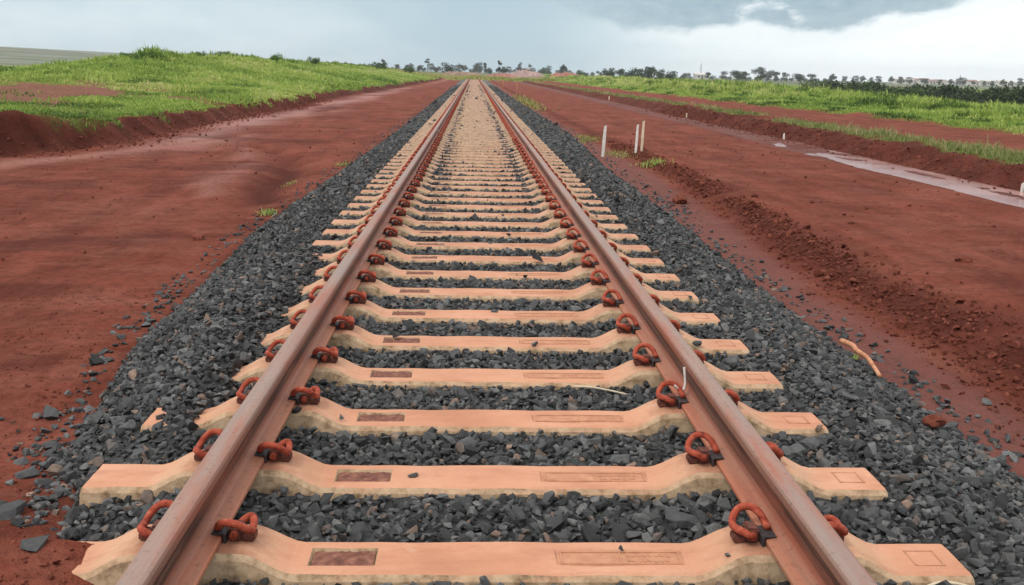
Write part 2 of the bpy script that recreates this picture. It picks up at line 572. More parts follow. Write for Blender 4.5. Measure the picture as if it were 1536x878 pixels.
base = M.mix(M.math('MULTIPLY', wetn, 0.35), base, (0.13, 0.055, 0.052))
M.color(base)
rg = M.n('ShaderNodeMapRange')
M.l(wetn, rg.inputs[0])
rg.inputs[3].default_value = 0.86
rg.inputs[4].default_value = 0.42
M.l(rg.outputs[0], M.b.inputs['Roughness'])
n6 = M.noise(P, 4.5, 8, 0.75)
bh = M.math('ADD', M.math('MULTIPLY', n3, 0.7), M.math('ADD', M.math('MULTIPLY', n4, 0.35), M.math('MULTIPLY', n6, 0.8)))
bh = M.math('ADD', bh, M.math('MULTIPLY', n5, 0.9))
M.bump(bh, 0.9, 0.06)
soil_mat = M.m


def grow(a, step, r, end):
    o = [a]
    while o[-1] < end:
        o.append(o[-1]+step)
        step *= r
    return o


xr = list(np.arange(0, 9.6, 0.055))+grow(9.6, 0.07, 1.035, 1600)
xs = np.array(sorted(set(np.round([-v for v in xr], 4)) | set(np.round(xr, 4))))
ys = np.array(list(np.arange(-8, 2, 0.4))+list(np.arange(2.0, 13, 0.05))+grow(13, 0.055, 1.016, 1750))
GX, GY = np.meshgrid(xs, ys)
z, g_, wet_, pale_, dk_, strip_, bank_ = ground(GX, GY, True)
# small lumps that the bump cannot give
fine = 0.020*(fbm(GX*7, GY*7, 91, 3)-0.5)*(1-ss(20, 45, GY))
z = z+fine
nx, ny = len(xs), len(ys)
V = np.stack([GX, GY, z], -1).reshape(-1, 3)
idx = np.arange(nx*ny).reshape(ny, nx)
F = np.stack([idx[:-1, :-1], idx[:-1, 1:], idx[1:, 1:], idx[1:, :-1]], -1).reshape(-1, 4)
me = np_mesh('ground', V, F, True, {'mask': np.stack([g_, wet_, pale_, dk_], -1).reshape(-1, 4), 'strip': strip_.ravel(), 'bank': bank_.ravel()})
ground_obj = link('ground', me, soil_mat)
tag(ground_obj, kind='structure')


def gz(x, y):
    return float(ground(np.array([x]), np.array([y]))[0])


# puddle water lying in the gully on the right
M = Mat('muddy_water', 0.18, 0.5)
M.color(M.ramp(M.noise(M.pos(), 0.8, 4), [(0.35, (0.30, 0.14, 0.115)), (0.65, (0.46, 0.26, 0.23))]))
M.bump(M.noise(M.pos(), 9, 2), 0.08, 0.01)
M.b.inputs['IOR'].default_value = 1.33
yy = np.arange(9, 30, 0.25)
xa = 7.36+0.16*(fbm(yy*.35, yy*0, 101, 3)-.5)*2
xb = 8.62+0.10*(fbm(yy*.5, yy*0, 102, 3)-.5)
V = np.concatenate([np.stack([xa, yy, 0*yy-0.2700], -1), np.stack([xb, yy, 0*yy-0.2700], -1)])
n_ = len(yy)
F = np.stack([np.arange(n_-1), n_+np.arange(n_-1), n_+1+np.arange(n_-1), 1+np.arange(n_-1)], -1)
tag(link('puddle_water', np_mesh('puddle_water', V, F), M.m), kind='structure')

# ------------------------------------------------------------------ materials for the track
M = Mat('dusty_concrete', 0.9, 0.15)
P = M.pos()
geo = M.n('ShaderNodeNewGeometry')
sz = M.n('ShaderNodeSeparateXYZ')
M.l(geo.outputs['True Normal'], sz.inputs[0])
oi = M.n('ShaderNodeObjectInfo')
topc = M.ramp(M.noise(P, 2.2, 5, 0.6), [(0.28, (0.47, 0.205, 0.120)), (0.5, (0.60, 0.285, 0.175)), (0.72, (0.69, 0.375, 0.250))])
topc = M.mix(M.math('MULTIPLY', oi.outputs['Random'], 0.35), topc, (0.60, 0.335, 0.210))
ox = M.n('ShaderNodeSeparateXYZ')
M.l(M.pos('object'), ox.inputs[0])
absx = M.math('ABSOLUTE', ox.outputs[0])
seatm = M.ramp(M.math('ADD', M.math('MULTIPLY', absx, 0.5), M.math('MULTIPLY', M.math('SUBTRACT', M.noise(P, 6, 3), 0.5), 0.10)), [(0.28, 0.0), (0.36, 0.65), (0.55, 0.65), (0.62, 0.0)])
topc = M.mix(seatm, topc, (0.60, 0.375, 0.240))
rustm = M.ramp(M.math('ADD', M.math('MULTIPLY', M.math('ABSOLUTE', M.math('SUBTRACT', absx, 0.869)), 4.0), M.math('MULTIPLY', M.math('SUBTRACT', M.noise(P, 14, 4, 0.7), 0.5), 0.9)), [(0.40, 0.75), (0.80, 0.0)])
topc = M.mix(rustm, topc, (0.33, 0.125, 0.075))
topc = M.mix(M.ramp(M.noise(P, 4.0, 6, 0.75, (0.6, 2.0, 1)), [(0.48, 0.0), (0.64, 0.60)]), topc, (0.46, 0.205, 0.125))
topc = M.mix(M.ramp(M.noise(P, 60, 4, 0.75), [(0.60, 0.0), (0.74, 0.45)]), topc, (0.36, 0.175, 0.11))
topc = M.mix(M.ramp(M.noise(P, 26, 4, 0.7), [(0.60, 0.0), (0.78, 0.35)]), topc, (0.42, 0.20, 0.12))
topc = M.mix(M.ramp(M.noise(P, 9, 4, 0.7), [(0.64, 0.0), (0.80, 0.5)]), topc, (0.80, 0.62, 0.48))
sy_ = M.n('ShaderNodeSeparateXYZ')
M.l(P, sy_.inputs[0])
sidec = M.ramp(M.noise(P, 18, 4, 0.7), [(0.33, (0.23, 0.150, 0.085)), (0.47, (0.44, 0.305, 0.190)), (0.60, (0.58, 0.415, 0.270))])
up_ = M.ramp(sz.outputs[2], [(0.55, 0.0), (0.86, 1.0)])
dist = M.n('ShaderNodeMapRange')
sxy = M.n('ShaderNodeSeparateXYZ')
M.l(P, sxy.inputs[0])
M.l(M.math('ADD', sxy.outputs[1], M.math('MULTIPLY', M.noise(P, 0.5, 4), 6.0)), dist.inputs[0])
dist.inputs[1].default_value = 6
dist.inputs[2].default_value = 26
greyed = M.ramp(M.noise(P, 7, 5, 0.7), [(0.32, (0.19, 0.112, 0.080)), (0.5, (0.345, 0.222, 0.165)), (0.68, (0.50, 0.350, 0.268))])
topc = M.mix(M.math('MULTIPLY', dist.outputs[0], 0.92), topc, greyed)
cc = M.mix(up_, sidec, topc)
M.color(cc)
M.bump(M.noise(P, 70, 6, 0.75), 0.6, 0.005)
concrete = M.m


def simple(name, stops, scale, rough=0.8, bump=0.3, bscale=60, bdist=0.004, spec=0.3, coord='world', metal=0.0):
    M = Mat(name, rough, spec)
    P = M.pos(coord)
    M.color(M.ramp(M.noise(P, scale, 5, 0.65), stops))
    if bump:
        M.bump(M.noise(P, bscale, 4, 0.7), bump, bdist)
    M.b.inputs['Metallic'].default_value = metal
    return M.m


clip_rust = simple('clip_rust', [(0.3, (0.13, 0.022, 0.013)), (0.45, (0.33, 0.055, 0.028)), (0.6, (0.42, 0.085, 0.045)), (0.75, (0.50, 0.19, 0.12))], 45, 0.8, 0.8, 140, 0.004)
iron_dark = simple('iron_shoulder', [(0.3, (0.060, 0.022, 0.018)), (0.7, (0.20, 0.070, 0.050))], 40, 0.75, 0.5, 150, 0.003)
plastic_dark = simple('insulator_black', [(0.3, (0.022, 0.022, 0.026)), (0.7, (0.075, 0.055, 0.055))], 35, 0.6, 0.2, 100, 0.002)
recess_soil = simple('recess_soil', [(0.3, (0.12, 0.045, 0.034)), (0.5, (0.20, 0.080, 0.056)), (0.7, (0.34, 0.15, 0.10))], 38, 0.9, 0.7, 90, 0.008)
panel_dust = simple('panel_dust', [(0.3, (0.40, 0.185, 0.108)), (0.7, (0.58, 0.29, 0.170))], 22, 0.9, 0.4, 70, 0.005)

M = Mat('rusty_rail', 0.55, 0.35)
P = M.pos()
so = M.n('ShaderNodeSeparateXYZ')
M.l(M.pos('object'), so.inputs[0])
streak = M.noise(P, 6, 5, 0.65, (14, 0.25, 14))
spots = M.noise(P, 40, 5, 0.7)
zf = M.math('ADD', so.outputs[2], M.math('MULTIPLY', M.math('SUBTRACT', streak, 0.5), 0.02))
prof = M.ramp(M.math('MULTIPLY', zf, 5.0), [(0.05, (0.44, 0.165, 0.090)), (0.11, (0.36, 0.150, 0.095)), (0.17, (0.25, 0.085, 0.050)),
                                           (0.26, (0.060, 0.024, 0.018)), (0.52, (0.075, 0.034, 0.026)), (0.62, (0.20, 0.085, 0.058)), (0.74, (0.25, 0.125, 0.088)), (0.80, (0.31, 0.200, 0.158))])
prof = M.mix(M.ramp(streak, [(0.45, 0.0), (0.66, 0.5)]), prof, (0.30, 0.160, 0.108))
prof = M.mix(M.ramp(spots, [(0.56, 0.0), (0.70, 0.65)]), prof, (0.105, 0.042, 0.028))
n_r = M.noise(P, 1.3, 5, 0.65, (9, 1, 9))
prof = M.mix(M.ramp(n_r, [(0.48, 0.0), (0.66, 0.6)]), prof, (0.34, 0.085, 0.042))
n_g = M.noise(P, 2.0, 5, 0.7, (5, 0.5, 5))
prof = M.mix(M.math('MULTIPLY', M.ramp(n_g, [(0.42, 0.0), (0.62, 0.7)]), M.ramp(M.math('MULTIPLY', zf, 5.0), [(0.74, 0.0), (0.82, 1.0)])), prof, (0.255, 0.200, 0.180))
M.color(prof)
M.l(M.ramp(streak, [(0.3, 0.48), (0.7, 0.75)]), M.b.inputs['Roughness'])
M.bump(M.math('ADD', spots, streak), 0.2, 0.004)
rail_mat = M.m

# ------------------------------------------------------------------ rails
PROF = [(-.075, 0), (-.0745, .010), (-.070, .0125), (-.030, .0215), (-.017, .029), (-.0105, .043), (-.0085, .075), (-.0105, .103), (-.017, .116), (-.0335, .124),
        (-.036, .129), (-.0355, .150), (-.031, .159), (-.022, .1635), (-.010, .165)]
PROF = PROF+[(-a, b) for a, b in PROF[::-1]]


def rail(x, label, inner):
    yl = [-3.0, 0.0]+list(np.arange(1.5, 183.4, 1.5))
    npf = len(PROF)
    V = np.array([[px, y, pz] for y in yl for px, pz in PROF])
    V[:, 0] += np.repeat(0.004*np.sin(np.array(yl)*0.11+x)*(np.array(yl) > 12), npf)
    F = []
    for i in range(len(yl)-1):
        for j in range(npf):
            k = (j+1) % npf
            F.append((i*npf+j, i*npf+k, (i+1)*npf+k, (i+1)*npf+j))
    caps = np.array([list(range(npf))[::-1], [(len(yl)-1)*npf+j for j in range(npf)]])
    me = np_mesh('steel_rail', V, [np.array(F), caps], False)
    bm = bmesh.new()
    bm.from_mesh(me)
    bmesh.ops.recalc_face_normals(bm, faces=bm.faces)
    bm.to_mesh(me)
    bm.free()
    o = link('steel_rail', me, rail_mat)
    o.location = (x, 0, SEAT+0.006)
    tag(o, label, 'rail', 'two rails of the track')
    return o


rail_l = rail(-RAILX, 'left rusty brown steel rail running from the foreground to the horizon', 1)
rail_r = rail(RAILX, 'right rusty brown steel rail running from the foreground to the horizon', -1)
# bolted joint plate on the left rail, far down the track
bm = bmesh.new()
for zz in (0.045, 0.092):
    pass
r_ = bmesh.ops.create_cube(bm, size=1, matrix=Matrix.Translation((0.020, 21.4, 0.072)) @ Matrix.Diagonal((0.016, 0.62, 0.075, 1)))
bmesh.ops.bevel(bm, geom=bm.edges[:], offset=0.004, segments=1, affect='EDGES')
for yb in (21.18, 21.32, 21.48, 21.62):
    bmesh.ops.create_cone(bm, cap_ends=True, segments=6, radius1=0.017, radius2=0.015, depth=0.024,
                          matrix=Matrix.Translation((0.037, yb, 0.072)) @ Matrix.Rotation(R(90), 4, 'Y'))
link('joint_plate', bm_mesh('joint_plate', bm), simple('plate_steel', [(0.3, (0.20, 0.15, 0.13)), (0.7, (0.42, 0.33, 0.29))], 20, 0.6), rail_l)


# ------------------------------------------------------------------ sleeper
def sleeper_top(x):
    a = abs(x)
    inner = float(ss(0.575, 0.735, a))
    outer = float(1-ss(1.035, 1.185, a))
    return SEAT*inner*outer


def sleeper_mesh(recess=True):
    xs_ = [-1.40, -1.392, -1.33, -1.27, -1.21, -1.18, -1.15, -1.12, -1.09, -1.06, -1.03, -0.99, -0.94, -0.88, -0.80, -0.745, -0.72, -0.69, -0.66, -0.63, -0.60, -0.575]
    left_rec = [-0.548, -0.542, -0.45, -0.358, -0.352]
    mid = [-0.25, -0.1, 0.05, 0.15]
    right_rec = [0.176, 0.182, 0.30, 0.44, 0.562, 0.568]
    if recess:
        xs_ = xs_+left_rec+mid+right_rec+[-v for v in xs_[::-1]]
    else:
        xs_ = [-1.40, -1.19, -1.11, -1.03, -0.745, -0.66, -0.575, 0, 0.575, 0.66, 0.745, 1.03, 1.11, 1.19, 1.40]
    W_ = SW/2
    rows = []
    for x in xs_:
        t = sleeper_top(x)
        e = 0.010 if abs(abs(x)-1.40) < 1e-6 and recess else 0.0
        jit = lambda i: 0.006*mnoise.noise(Vector((x*7, i*1.7, 3.1))) if recess else 0
        inL = recess and -0.544 < x < -0.356
        inR = recess and 0.180 < x < 0.564
        sh = 0.006*sleeper_top(x)/SEAT
        cross = [(-W_-0.034, -0.20), (-W_-0.008+sh, t-0.020-e), (-W_+0.004+sh, t-0.004-e+jit(1)), (-W_+0.014+sh, t-e+jit(2))]
        for yy_ in (-0.052, -0.046, 0.0, 0.046, 0.052):
            dz = 0
            if abs(yy_) < 0.05:
                dz = -0.013 if inL else (-0.004 if inR else 0)
            cross.append((yy_, t-e+dz+jit(yy_*20)))
        cross += [(W_-0.014-sh, t-e+jit(5)), (W_-0.004-sh, t-0.004-e+jit(6)), (W_+0.008-sh, t-0.020-e), (W_+0.034, -0.20)]
        rows.append([(x, a, b) for a, b in cross])
    nc = len(rows[0])
    V = np.array([p for r in rows for p in r])
    F = []
    for i in range(len(rows)-1):
        for j in range(nc-1):
            F.append((i*nc+j, (i+1)*nc+j, (i+1)*nc+j+1, i*nc+j+1))
    n0 = (len(rows)-1)*nc
    caps = [np.array([[j for j in range(nc)]]), np.array([[n0+j for j in range(nc)][::-1]])]
    me = np_mesh('concrete_sleeper', V, [np.array(F)]+caps, False)
    bm = bmesh.new()
    bm.from_mesh(me)
    bmesh.ops.recalc_face_normals(bm, faces=bm.faces)
    bm.to_mesh(me)
    bm.free()
    me.materials.append(concrete)
    return me


def tube(pts, r, seg=8, taper=None, flat_end=None):
    """tube along a smooth curve through pts -> bmesh"""
    pts = [Vector(p) for p in pts]
    P_ = []
    n_ = len(pts)
    for i in range(n_-1):
        p0, p1, p2, p3 = pts[max(i-1, 0)], pts[i], pts[i+1], pts[min(i+2, n_-1)]
        for k in range(4):
            t = k/4
            P_.append(0.5*((2*p1)+(-p0+p2)*t+(2*p0-5*p1+4*p2-p3)*t*t+(-p0+3*p1-3*p2+p3)*t**3))
    P_.append(pts[-1])
    bm = bmesh.new()
    rings = []
    prev = None
    for i, p in enumerate(P_):
        d = (P_[min(i+1, len(P_)-1)]-P_[max(i-1, 0)]).normalized()
        if prev is None:
            a = d.orthogonal().normalized()
        else:
            a = (prev-d*prev.dot(d)).normalized()
        prev = a
        b = d.cross(a)
        rad = r if taper is None else r*(1+(taper-1)*i/(len(P_)-1))
        rings.append([bm.verts.new(p+(a*math.cos(2*math.pi*j/seg)+b*math.sin(2*math.pi*j/seg))*rad) for j in range(seg)])
    for A_, B_ in zip(rings, rings[1:]):
        for j in range(seg):
            bm.faces.new((A_[j], A_[(j+1) % seg], B_[(j+1) % seg], B_[j]))
    bm.faces.new(rings[0][::-1])
    bm.faces.new(rings[-1])
    bmesh.ops.recalc_face_normals(bm, faces=bm.faces)
    return bm


# local clip frame : +X = towards the rail, origin at the shoulder on the rail seat, arch on the -Y side
CLIP_PATH = [(-0.004, -0.052, 0.026), (-0.004, 0.0, 0.026), (-0.006, 0.036, 0.027), (-0.016, 0.056, 0.034), (-0.036, 0.056, 0.046), (-0.050, 0.034, 0.046),
             (-0.054, 0.0, 0.038), (-0.055, -0.030, 0.038), (-0.046, -0.058, 0.055), (-0.022, -0.072, 0.075), (0.010, -0.068, 0.079), (0.034, -0.050, 0.066), (0.046, -0.026, 0.046), (0.048, 0.004, 0.040)]
CLIP_PATH = [(a_*0.95, -b_*0.90, c_*0.96+0.001) for a_, b_, c_ in CLIP_PATH]
clip_me = bm_mesh('rail_clip', tube(CLIP_PATH, 0.0116, 8), True)
clip_me.materials.append(clip_rust)
clip_far_me = bm_mesh('rail_clip_far', tube(CLIP_PATH[::2]+[CLIP_PATH[-1]], 0.0135, 4), False)
clip_far_me.materials.append(clip_rust)

bm = bmesh.new()
bmesh.ops.create_cube(bm, size=1, matrix=Matrix.Translation((-0.004, 0, 0.022)) @ Matrix.Diagonal((0.040, 0.056, 0.048, 1)))
bmesh.ops.create_cube(bm, size=1, matrix=Matrix.Translation((-0.040, 0.0, 0.011)) @ Matrix.Diagonal((0.040, 0.050, 0.028, 1)))
bmesh.ops.bevel(bm, geom=bm.edges[:], offset=0.006, segments=2, affect='EDGES')
shoulder_me = bm_mesh('shoulder', bm)
shoulder_me.materials.append(iron_dark)
bm = bmesh.new()
bmesh.ops.create_cube(bm, size=1, matrix=Matrix.Translation((0.045, -0.004, 0.0265)) @ Matrix.Diagonal((0.036, 0.074, 0.008, 1)))
bmesh.ops.create_cube(bm, size=1, matrix=Matrix.Translation((0.0235, -0.004, 0.012)) @ Matrix.Diagonal((0.009, 0.086, 0.034, 1)))
bmesh.ops.bevel(bm, geom=bm.edges[:], offset=0.002, segments=1, affect='EDGES')
insul_me = bm_mesh('insulator', bm)
insul_me.materials.append(plastic_dark)

# soil lying in the recess
gx_, gy_ = np.meshgrid(np.linspace(-0.0905, 0.0905, 24), np.linspace(-0.0455, 0.0455, 12))
gzz = 0.004*(fbm(gx_*40+3, gy_*40, 7, 3))+0.003*ss(.5, .8, fbm(gx_*90, gy_*90, 8, 2))
ii = np.arange(gx_.size).reshape(gx_.shape)
recess_me = np_mesh('recessed_panel', np.stack([gx_, gy_, gzz], -1).reshape(-1, 3), np.stack([ii[:-1, :-1], ii[:-1, 1:], ii[1:, 1:], ii[1:, :-1]], -1).reshape(-1, 4), True)
recess_me.materials.append(recess_soil)
# worn moulded panel on the right of each sleeper : a raised rim, a divider and eroded bumps
bm = bmesh.new()


def bxx(bm, cx, cy, cz, sx, sy, sz_):
    bmesh.ops.create_cube(bm, size=1, matrix=Matrix.Translation((cx, cy, cz)) @ Matrix.Diagonal((sx, sy, sz_, 1)))


bxx(bm, 0, 0, 0.0005, 0.379, 0.0905, 0.002)
for sx in (-1, 1):
    bxx(bm, sx*0.178, 0, 0.0028, 0.006, 0.078, 0.003)
for sy in (-1, 1):
    bxx(bm, 0, sy*0.036, 0.0028, 0.350, 0.006, 0.003)
bxx(bm, 0.0, 0, 0.0028, 0.005, 0.066, 0.003)
rr_ = random.Random(3)
for row in (-0.016, 0.014):
    x_ = 0.022
    while x_ < 0.155:
        w_ = rr_.uniform(0.006, 0.012)
        bxx(bm, x_, row+rr_.uniform(-.002, .002), 0.0024, w_, rr_.uniform(0.010, 0.018), 0.0026)
        x_ += w_+rr_.uniform(0.004, 0.010)
panel_me = bm_mesh('moulded_panel', bm)
panel_me.materials.append(panel_dust)
# shallow square mark at the right end
bm = bmesh.new()
for sx, sy, lx, ly in ((-1, 0, .006, .092), (1, 0, .006, .092), (0, -1, .086, .006), (0, 1, .086, .006)):
    bxx(bm, sx*0.043, sy*0.043, 0.001, lx, ly, 0.002)
mark_me = bm_mesh('end_mark', bm)
mark_me.materials.append(simple('mark_dust', [(0.35, (0.60, 0.31, 0.195)), (0.62, (0.42, 0.20, 0.12))], 12, 0.9, 0.4, 70, 0.005))

sleeper_me = sleeper_mesh(True)
sleeper_far_me = sleeper_mesh(False)
# far sleeper with its clips as one mesh
bmf = bmesh.new()
bmf.from_mesh(sleeper_far_me)
CLIPS = []
for sx in (-1, 1):
    CLIPS.append((sx*(RAILX-0.107), 0 if sx > 0 else 180, sx))     # inner
    CLIPS.append((sx*(RAILX+0.107), 180 if sx > 0 else 0, sx))     # outer
for cx_, rz_, _ in CLIPS:
    tmp = clip_far_me.copy()
    tmp.transform(Matrix.Translation((cx_, 0, SEAT)) @ Matrix.Rotation(R(rz_), 4, 'Z'))
    n0 = len(bmf.faces)
    bmf.from_mesh(tmp)
    bmf.faces.ensure_lookup_table()
    for f in bmf.faces[n0:]:
        f.material_index = 1
far_me = bm_mesh('concrete_sleeper_far', bmf)
far_me.materials.append(concrete)
far_me.materials.append(clip_rust)

ORD = ['nearest', 'second', 'third', 'fourth', 'fifth', 'sixth', 'seventh', 'eighth', 'ninth', 'tenth', 'eleventh', 'twelfth', 'thirteenth', 'fourteenth', 'fifteenth',
       'sixteenth', 'seventeenth', 'eighteenth', 'nineteenth', 'twentieth']
SPECIAL = {0: 'nearest dusty orange concrete sleeper, its left end buried under red soil',
           1: 'second sleeper from the bottom edge, its whole left end lying clear on stones',
           2: 'third sleeper from the bottom edge, left end partly covered by dark stones'}


def full_sleeper():
    o = link('concrete_sleeper', sleeper_me)
    for cx_, rz_, _ in CLIPS:
        cl = link('rail_clip', clip_me, None, o)
        cl.location = (cx_, 0, SEAT)
        cl.rotation_euler = (0, 0, R(rz_))
        ins = link('insulator', insul_me, None, cl)
        sh = link('shoulder', shoulder_me, None, o)
        sh.location = (cx_, 0, SEAT)
        sh.rotation_euler = (0, 0, R(rz_))
    p = link('recessed_panel', recess_me, None, o)
    p.location = (-0.450, 0, -0.0085)
    p = link('moulded_panel', panel_me, None, o)
    p.location = (0.372, 0, -0.0032)
    p = link('end_mark', mark_me, None, o)
    p.location = (1.295, 0.0, 0.0)
    return o


def mid_sleeper():
    o = link('concrete_sleeper', sleeper_me)
    for cx_, rz_, _ in CLIPS:
        cl = link('rail_clip', clip_me, None, o)
        cl.location = (cx_, 0, SEAT)
        cl.rotation_euler = (0, 0, R(rz_))
    return o


proto_full = proto_mid = proto_far = None
for k in range(NS):
    if k < 30:
        if proto_full is None:
            o = proto_full = full_sleeper()
        else:
            o = copy_tree(proto_full)
    elif k < 80:
        if proto_mid is None:
            o = proto_mid = mid_sleeper()
        else:
            o = copy_tree(proto_mid)
    else:
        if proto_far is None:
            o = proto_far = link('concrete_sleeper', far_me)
        else:
            o = copy_tree(proto_far)
    for ch in o.children:
        if ch.name.startswith('recessed_panel'):
            ch.location.z = -0.0105+0.0065*random.random()
            ch.location.x = -0.450+0.004*(random.random()-.5)
        if ch.name.startswith('moulded_panel'):
            ch.location.z = -0.0032-0.0022*random.random()
    j = (random.random()-0.5)
    o.location = (0.012*(random.random()-0.5), Y0+SW/2+SP*k+0.008*j, 0.003*(random.random()-.5))
    o.rotation_euler = (0, 0, R(0.25)*(random.random()-0.5))
    if k in SPECIAL:
        lab = SPECIAL[k]
    elif k < 20:
        lab = f'dusty orange concrete sleeper under both rails, {ORD[k]} from the bottom edge of the photo'
    else:
        lab = 'dusty tan concrete sleeper far down the track, where sleepers crowd together towards the horizon'
    tag(o, lab, 'railway sleeper', 'concrete sleepers under the rails')

# ------------------------------------------------------------------ ballast : bed + loose crushed stones, one object
M = Mat('crushed_stone', 0.7, 0.25)
P = M.pos()
ra = M.attr('rnd').outputs['Fac']
cs = M.ramp(ra, [(0.0, (0.017, 0.017, 0.017)), (0.28, (0.050, 0.050, 0.050)), (0.60, (0.096, 0.096, 0.096)), (0.80, (0.165, 0.163, 0.158)), (0.88, (0.140, 0.096, 0.074)), (1.0, (0.33, 0.22, 0.16))])
cs = M.mix(M.ramp(M.noise(P, 55, 4, 0.7), [(0.3, 0.55), (0.6, 0.0)]), cs, (0.030, 0.032, 0.036))
M.color(cs)
M.bump(M.noise(P, 120, 3, 0.7), 0.35, 0.004)
stone_mat = M.m


def hull_proto(n, seed):
    r = np.random.default_rng(seed)
    p = r.normal(size=(n, 3))
    p /= np.linalg.norm(p, axis=1)[:, None]
    p *= r.uniform(0.8, 1.1, size=(n, 1))
    bm = bmesh.new()
    for q in p:
        bm.verts.new(q)  # noqa
    res = bmesh.ops.convex_hull(bm, input=bm.verts[:])
    bmesh.ops.delete(bm, geom=[v for v in bm.verts if not v.link_faces], context='VERTS')
    bmesh.ops.triangulate(bm, faces=bm.faces[:])
    bm.verts.index_update()
    V_ = np.array([v.co[:] for v in bm.verts])
    F_ = np.array([[v.index for v in f.verts] for f in bm.faces])
    bm.free()
    return V_, F_


PROT_N = [hull_proto(random.choice((10, 12, 14, 16)), 100+i) for i in range(36)]
PROT_F = [hull_proto(7, 300+i) for i in range(16)]


def rot_batch(n, tilt=1.0):
    q = rng.normal(size=(n, 4))
    q[:, 0] += 0.0
    if tilt < 1:
        yaw = rng.uniform(0, 2*np.pi, n)
        q2 = np.stack([np.cos(yaw/2), 0*yaw, 0*yaw, np.sin(yaw/2)], -1)
        t = rng.normal(size=(n, 2))*tilt
        w = np.ones(n)
        qt = np.stack([w, t[:, 0]*.5, t[:, 1]*.5, 0*w], -1)
        a, b, c_, d = q2.T
        e, f, g, h = qt.T
        q = np.stack([e*a-f*b-g*c_-h*d, e*b+f*a+g*d-h*c_, e*c_-f*d+g*a+h*b, e*d+f*c_-g*b+h*a], -1)
    q /= np.linalg.norm(q, axis=1)[:, None]
    w, x, y, z_ = q.T
    return np.stack([np.stack([1-2*(y*y+z_*z_), 2*(x*y-z_*w), 2*(x*z_+y*w)], -1), np.stack([2*(x*y+z_*w), 1-2*(x*x+z_*z_), 2*(y*z_-x*w)], -1),
                     np.stack([2*(x*z_-y*w), 2*(y*z_+x*w), 1-2*(x*x+y*y)], -1)], 1)


def stones(pos, rad, protos, tilt=0.55):
    Vs, Fs, Rs = [], [], []
    n = len(pos)
    pid = rng.integers(0, len(protos), n)
    rot = rot_batch(n, tilt)
    sc = np.stack([rng.uniform(0.85, 1.4, n), rng.uniform(0.65, 1.05, n), rng.uniform(0.45, 0.88, n)], -1)*rad[:, None]
    rnd = rng.beta(1.6, 1.9, n)
    off = 0
    for k, (pv, pf) in enumerate(protos):
        s_ = np.where(pid == k)[0]
        if len(s_) == 0:
            continue
        v = pv[None]*sc[s_][:, None, :]
        v = np.einsum('nij,nkj->nki', rot[s_], v)+pos[s_][:, None, :]
        Vs.append(v.reshape(-1, 3))
        Fs.append((pf[None]+(np.arange(len(s_))*len(pv))[:, None, None]+off).reshape(-1, 3))
        Rs.append(np.repeat(rnd[s_], len(pv)))
        off += len(s_)*len(pv)
    return np.concatenate(Vs), np.concatenate(Fs), np.concatenate(Rs)


def scatter(y0, y1, sp, x0=-2.9, x1=3.1):
    gx = np.arange(x0, x1, sp)
    gy = np.arange(y0, y1, sp)
    a, b = np.meshgrid(gx, gy)
    a = (a+rng.uniform(-.5, .5, a.shape)*sp).ravel()
    b = (b+rng.uniform(-.5, .5, b.shape)*sp).ravel()
    return a, b


def keep_mask(a, b, rad):
    eL = bal_left(b)
    eR = bal_right(b)
    k = (a > eL-0.02+0.16*(rng.random(len(a))**2-0.4)) & (a < eR+0.16*(0.4-rng.random(len(a))**2)+0.02)
    ph = (b-Y0) % SP
    h = bed_height(a, b)
    # sleepers stay clear unless the ballast lies above them
    onsl = (ph < SW+0.010+rad*0.55) | (ph > SP-0.010-rad*0.55)
    onsl &= (np.abs(a) < HL+0.012+rad*0.5)
    top = np.interp(np.abs(a), [0.575, 0.735, 1.035, 1.185], [0, SEAT, SEAT, 0])
    cover = h > top-0.008+0.02*rng.random(len(a))
    stray = rng.random(len(a)) < 0.0025*(1-0.6*ss(12, 22, b))
    k &= (~onsl) | cover | stray
    zt = np.where(onsl & stray & ~cover, np.maximum(h, top+0.012), h)
    # rails
    onr = np.abs(np.abs(a)-RAILX) < 0.085
    k &= ~(onr & onsl)
    zt = np.where(onr, np.minimum(zt, 0.0), zt)
    return k, zt


Vs, Fs, Rs = [], [], []
off = 0
for (y0, y1, sp, r0, protos) in ((2.15, 7.0, 0.0285, 0.0175, PROT_N), (7.0, 11.0, 0.035, 0.021, PROT_F), (11.0, 20.0, 0.047, 0.027, PROT_F), (20.0, 46.0, 0.078, 0.042, PROT_F), (46.0, 110, 0.16, 0.075, PROT_F)):
    a, b = scatter(y0, y1, sp)
    rad = r0*0.95*np.exp(rng.normal(size=len(a))*0.40)
    rad = np.clip(rad, r0*0.45, r0*2.5)
    k, zt = keep_mask(a, b, rad)
    a, b, rad, zt = a[k], b[k], rad[k], zt[k]
    pos = np.stack([a, b, zt+(rng.uniform(-0.5, 0.35, len(a))-0.45*ss(12, 22, b))*rad], -1)
    v, f, r_ = stones(pos, rad, protos)
    Vs.append(v)
    Fs.append(f+off)
    Rs.append(r_)
    off += len(v)
# scattered stragglers beyond the edges of the bed
def straggle(n, ya, yb, side, spread):
    b = ya+(yb-ya)*rng.random(n)**1.5
    e = bal_left(b) if side < 0 else bal_right(b)
    a = e+side*np.abs(rng.normal(size=n))*spread
    rad = 0.017*np.exp(rng.normal(size=n)*0.35)
    zz = ground(a, b)+rad*0.25
    return np.stack([a, b, zz], -1), rad


for arg in ((200, 2.95, 7.5, -1, 0.09), (60, 2.95, 4.6, -1, 0.22), (420, 7, 40, -1, 0.10), (420, 3.0, 14, 1, 0.10), (420, 12, 45, 1, 0.18)):
    p_, r_ = straggle(*arg)
    v, f, rr2 = stones(p_, r_, PROT_N, 0.3)
    Vs.append(v)
    Fs.append(f+off)
    Rs.append(rr2)
    off += len(v)
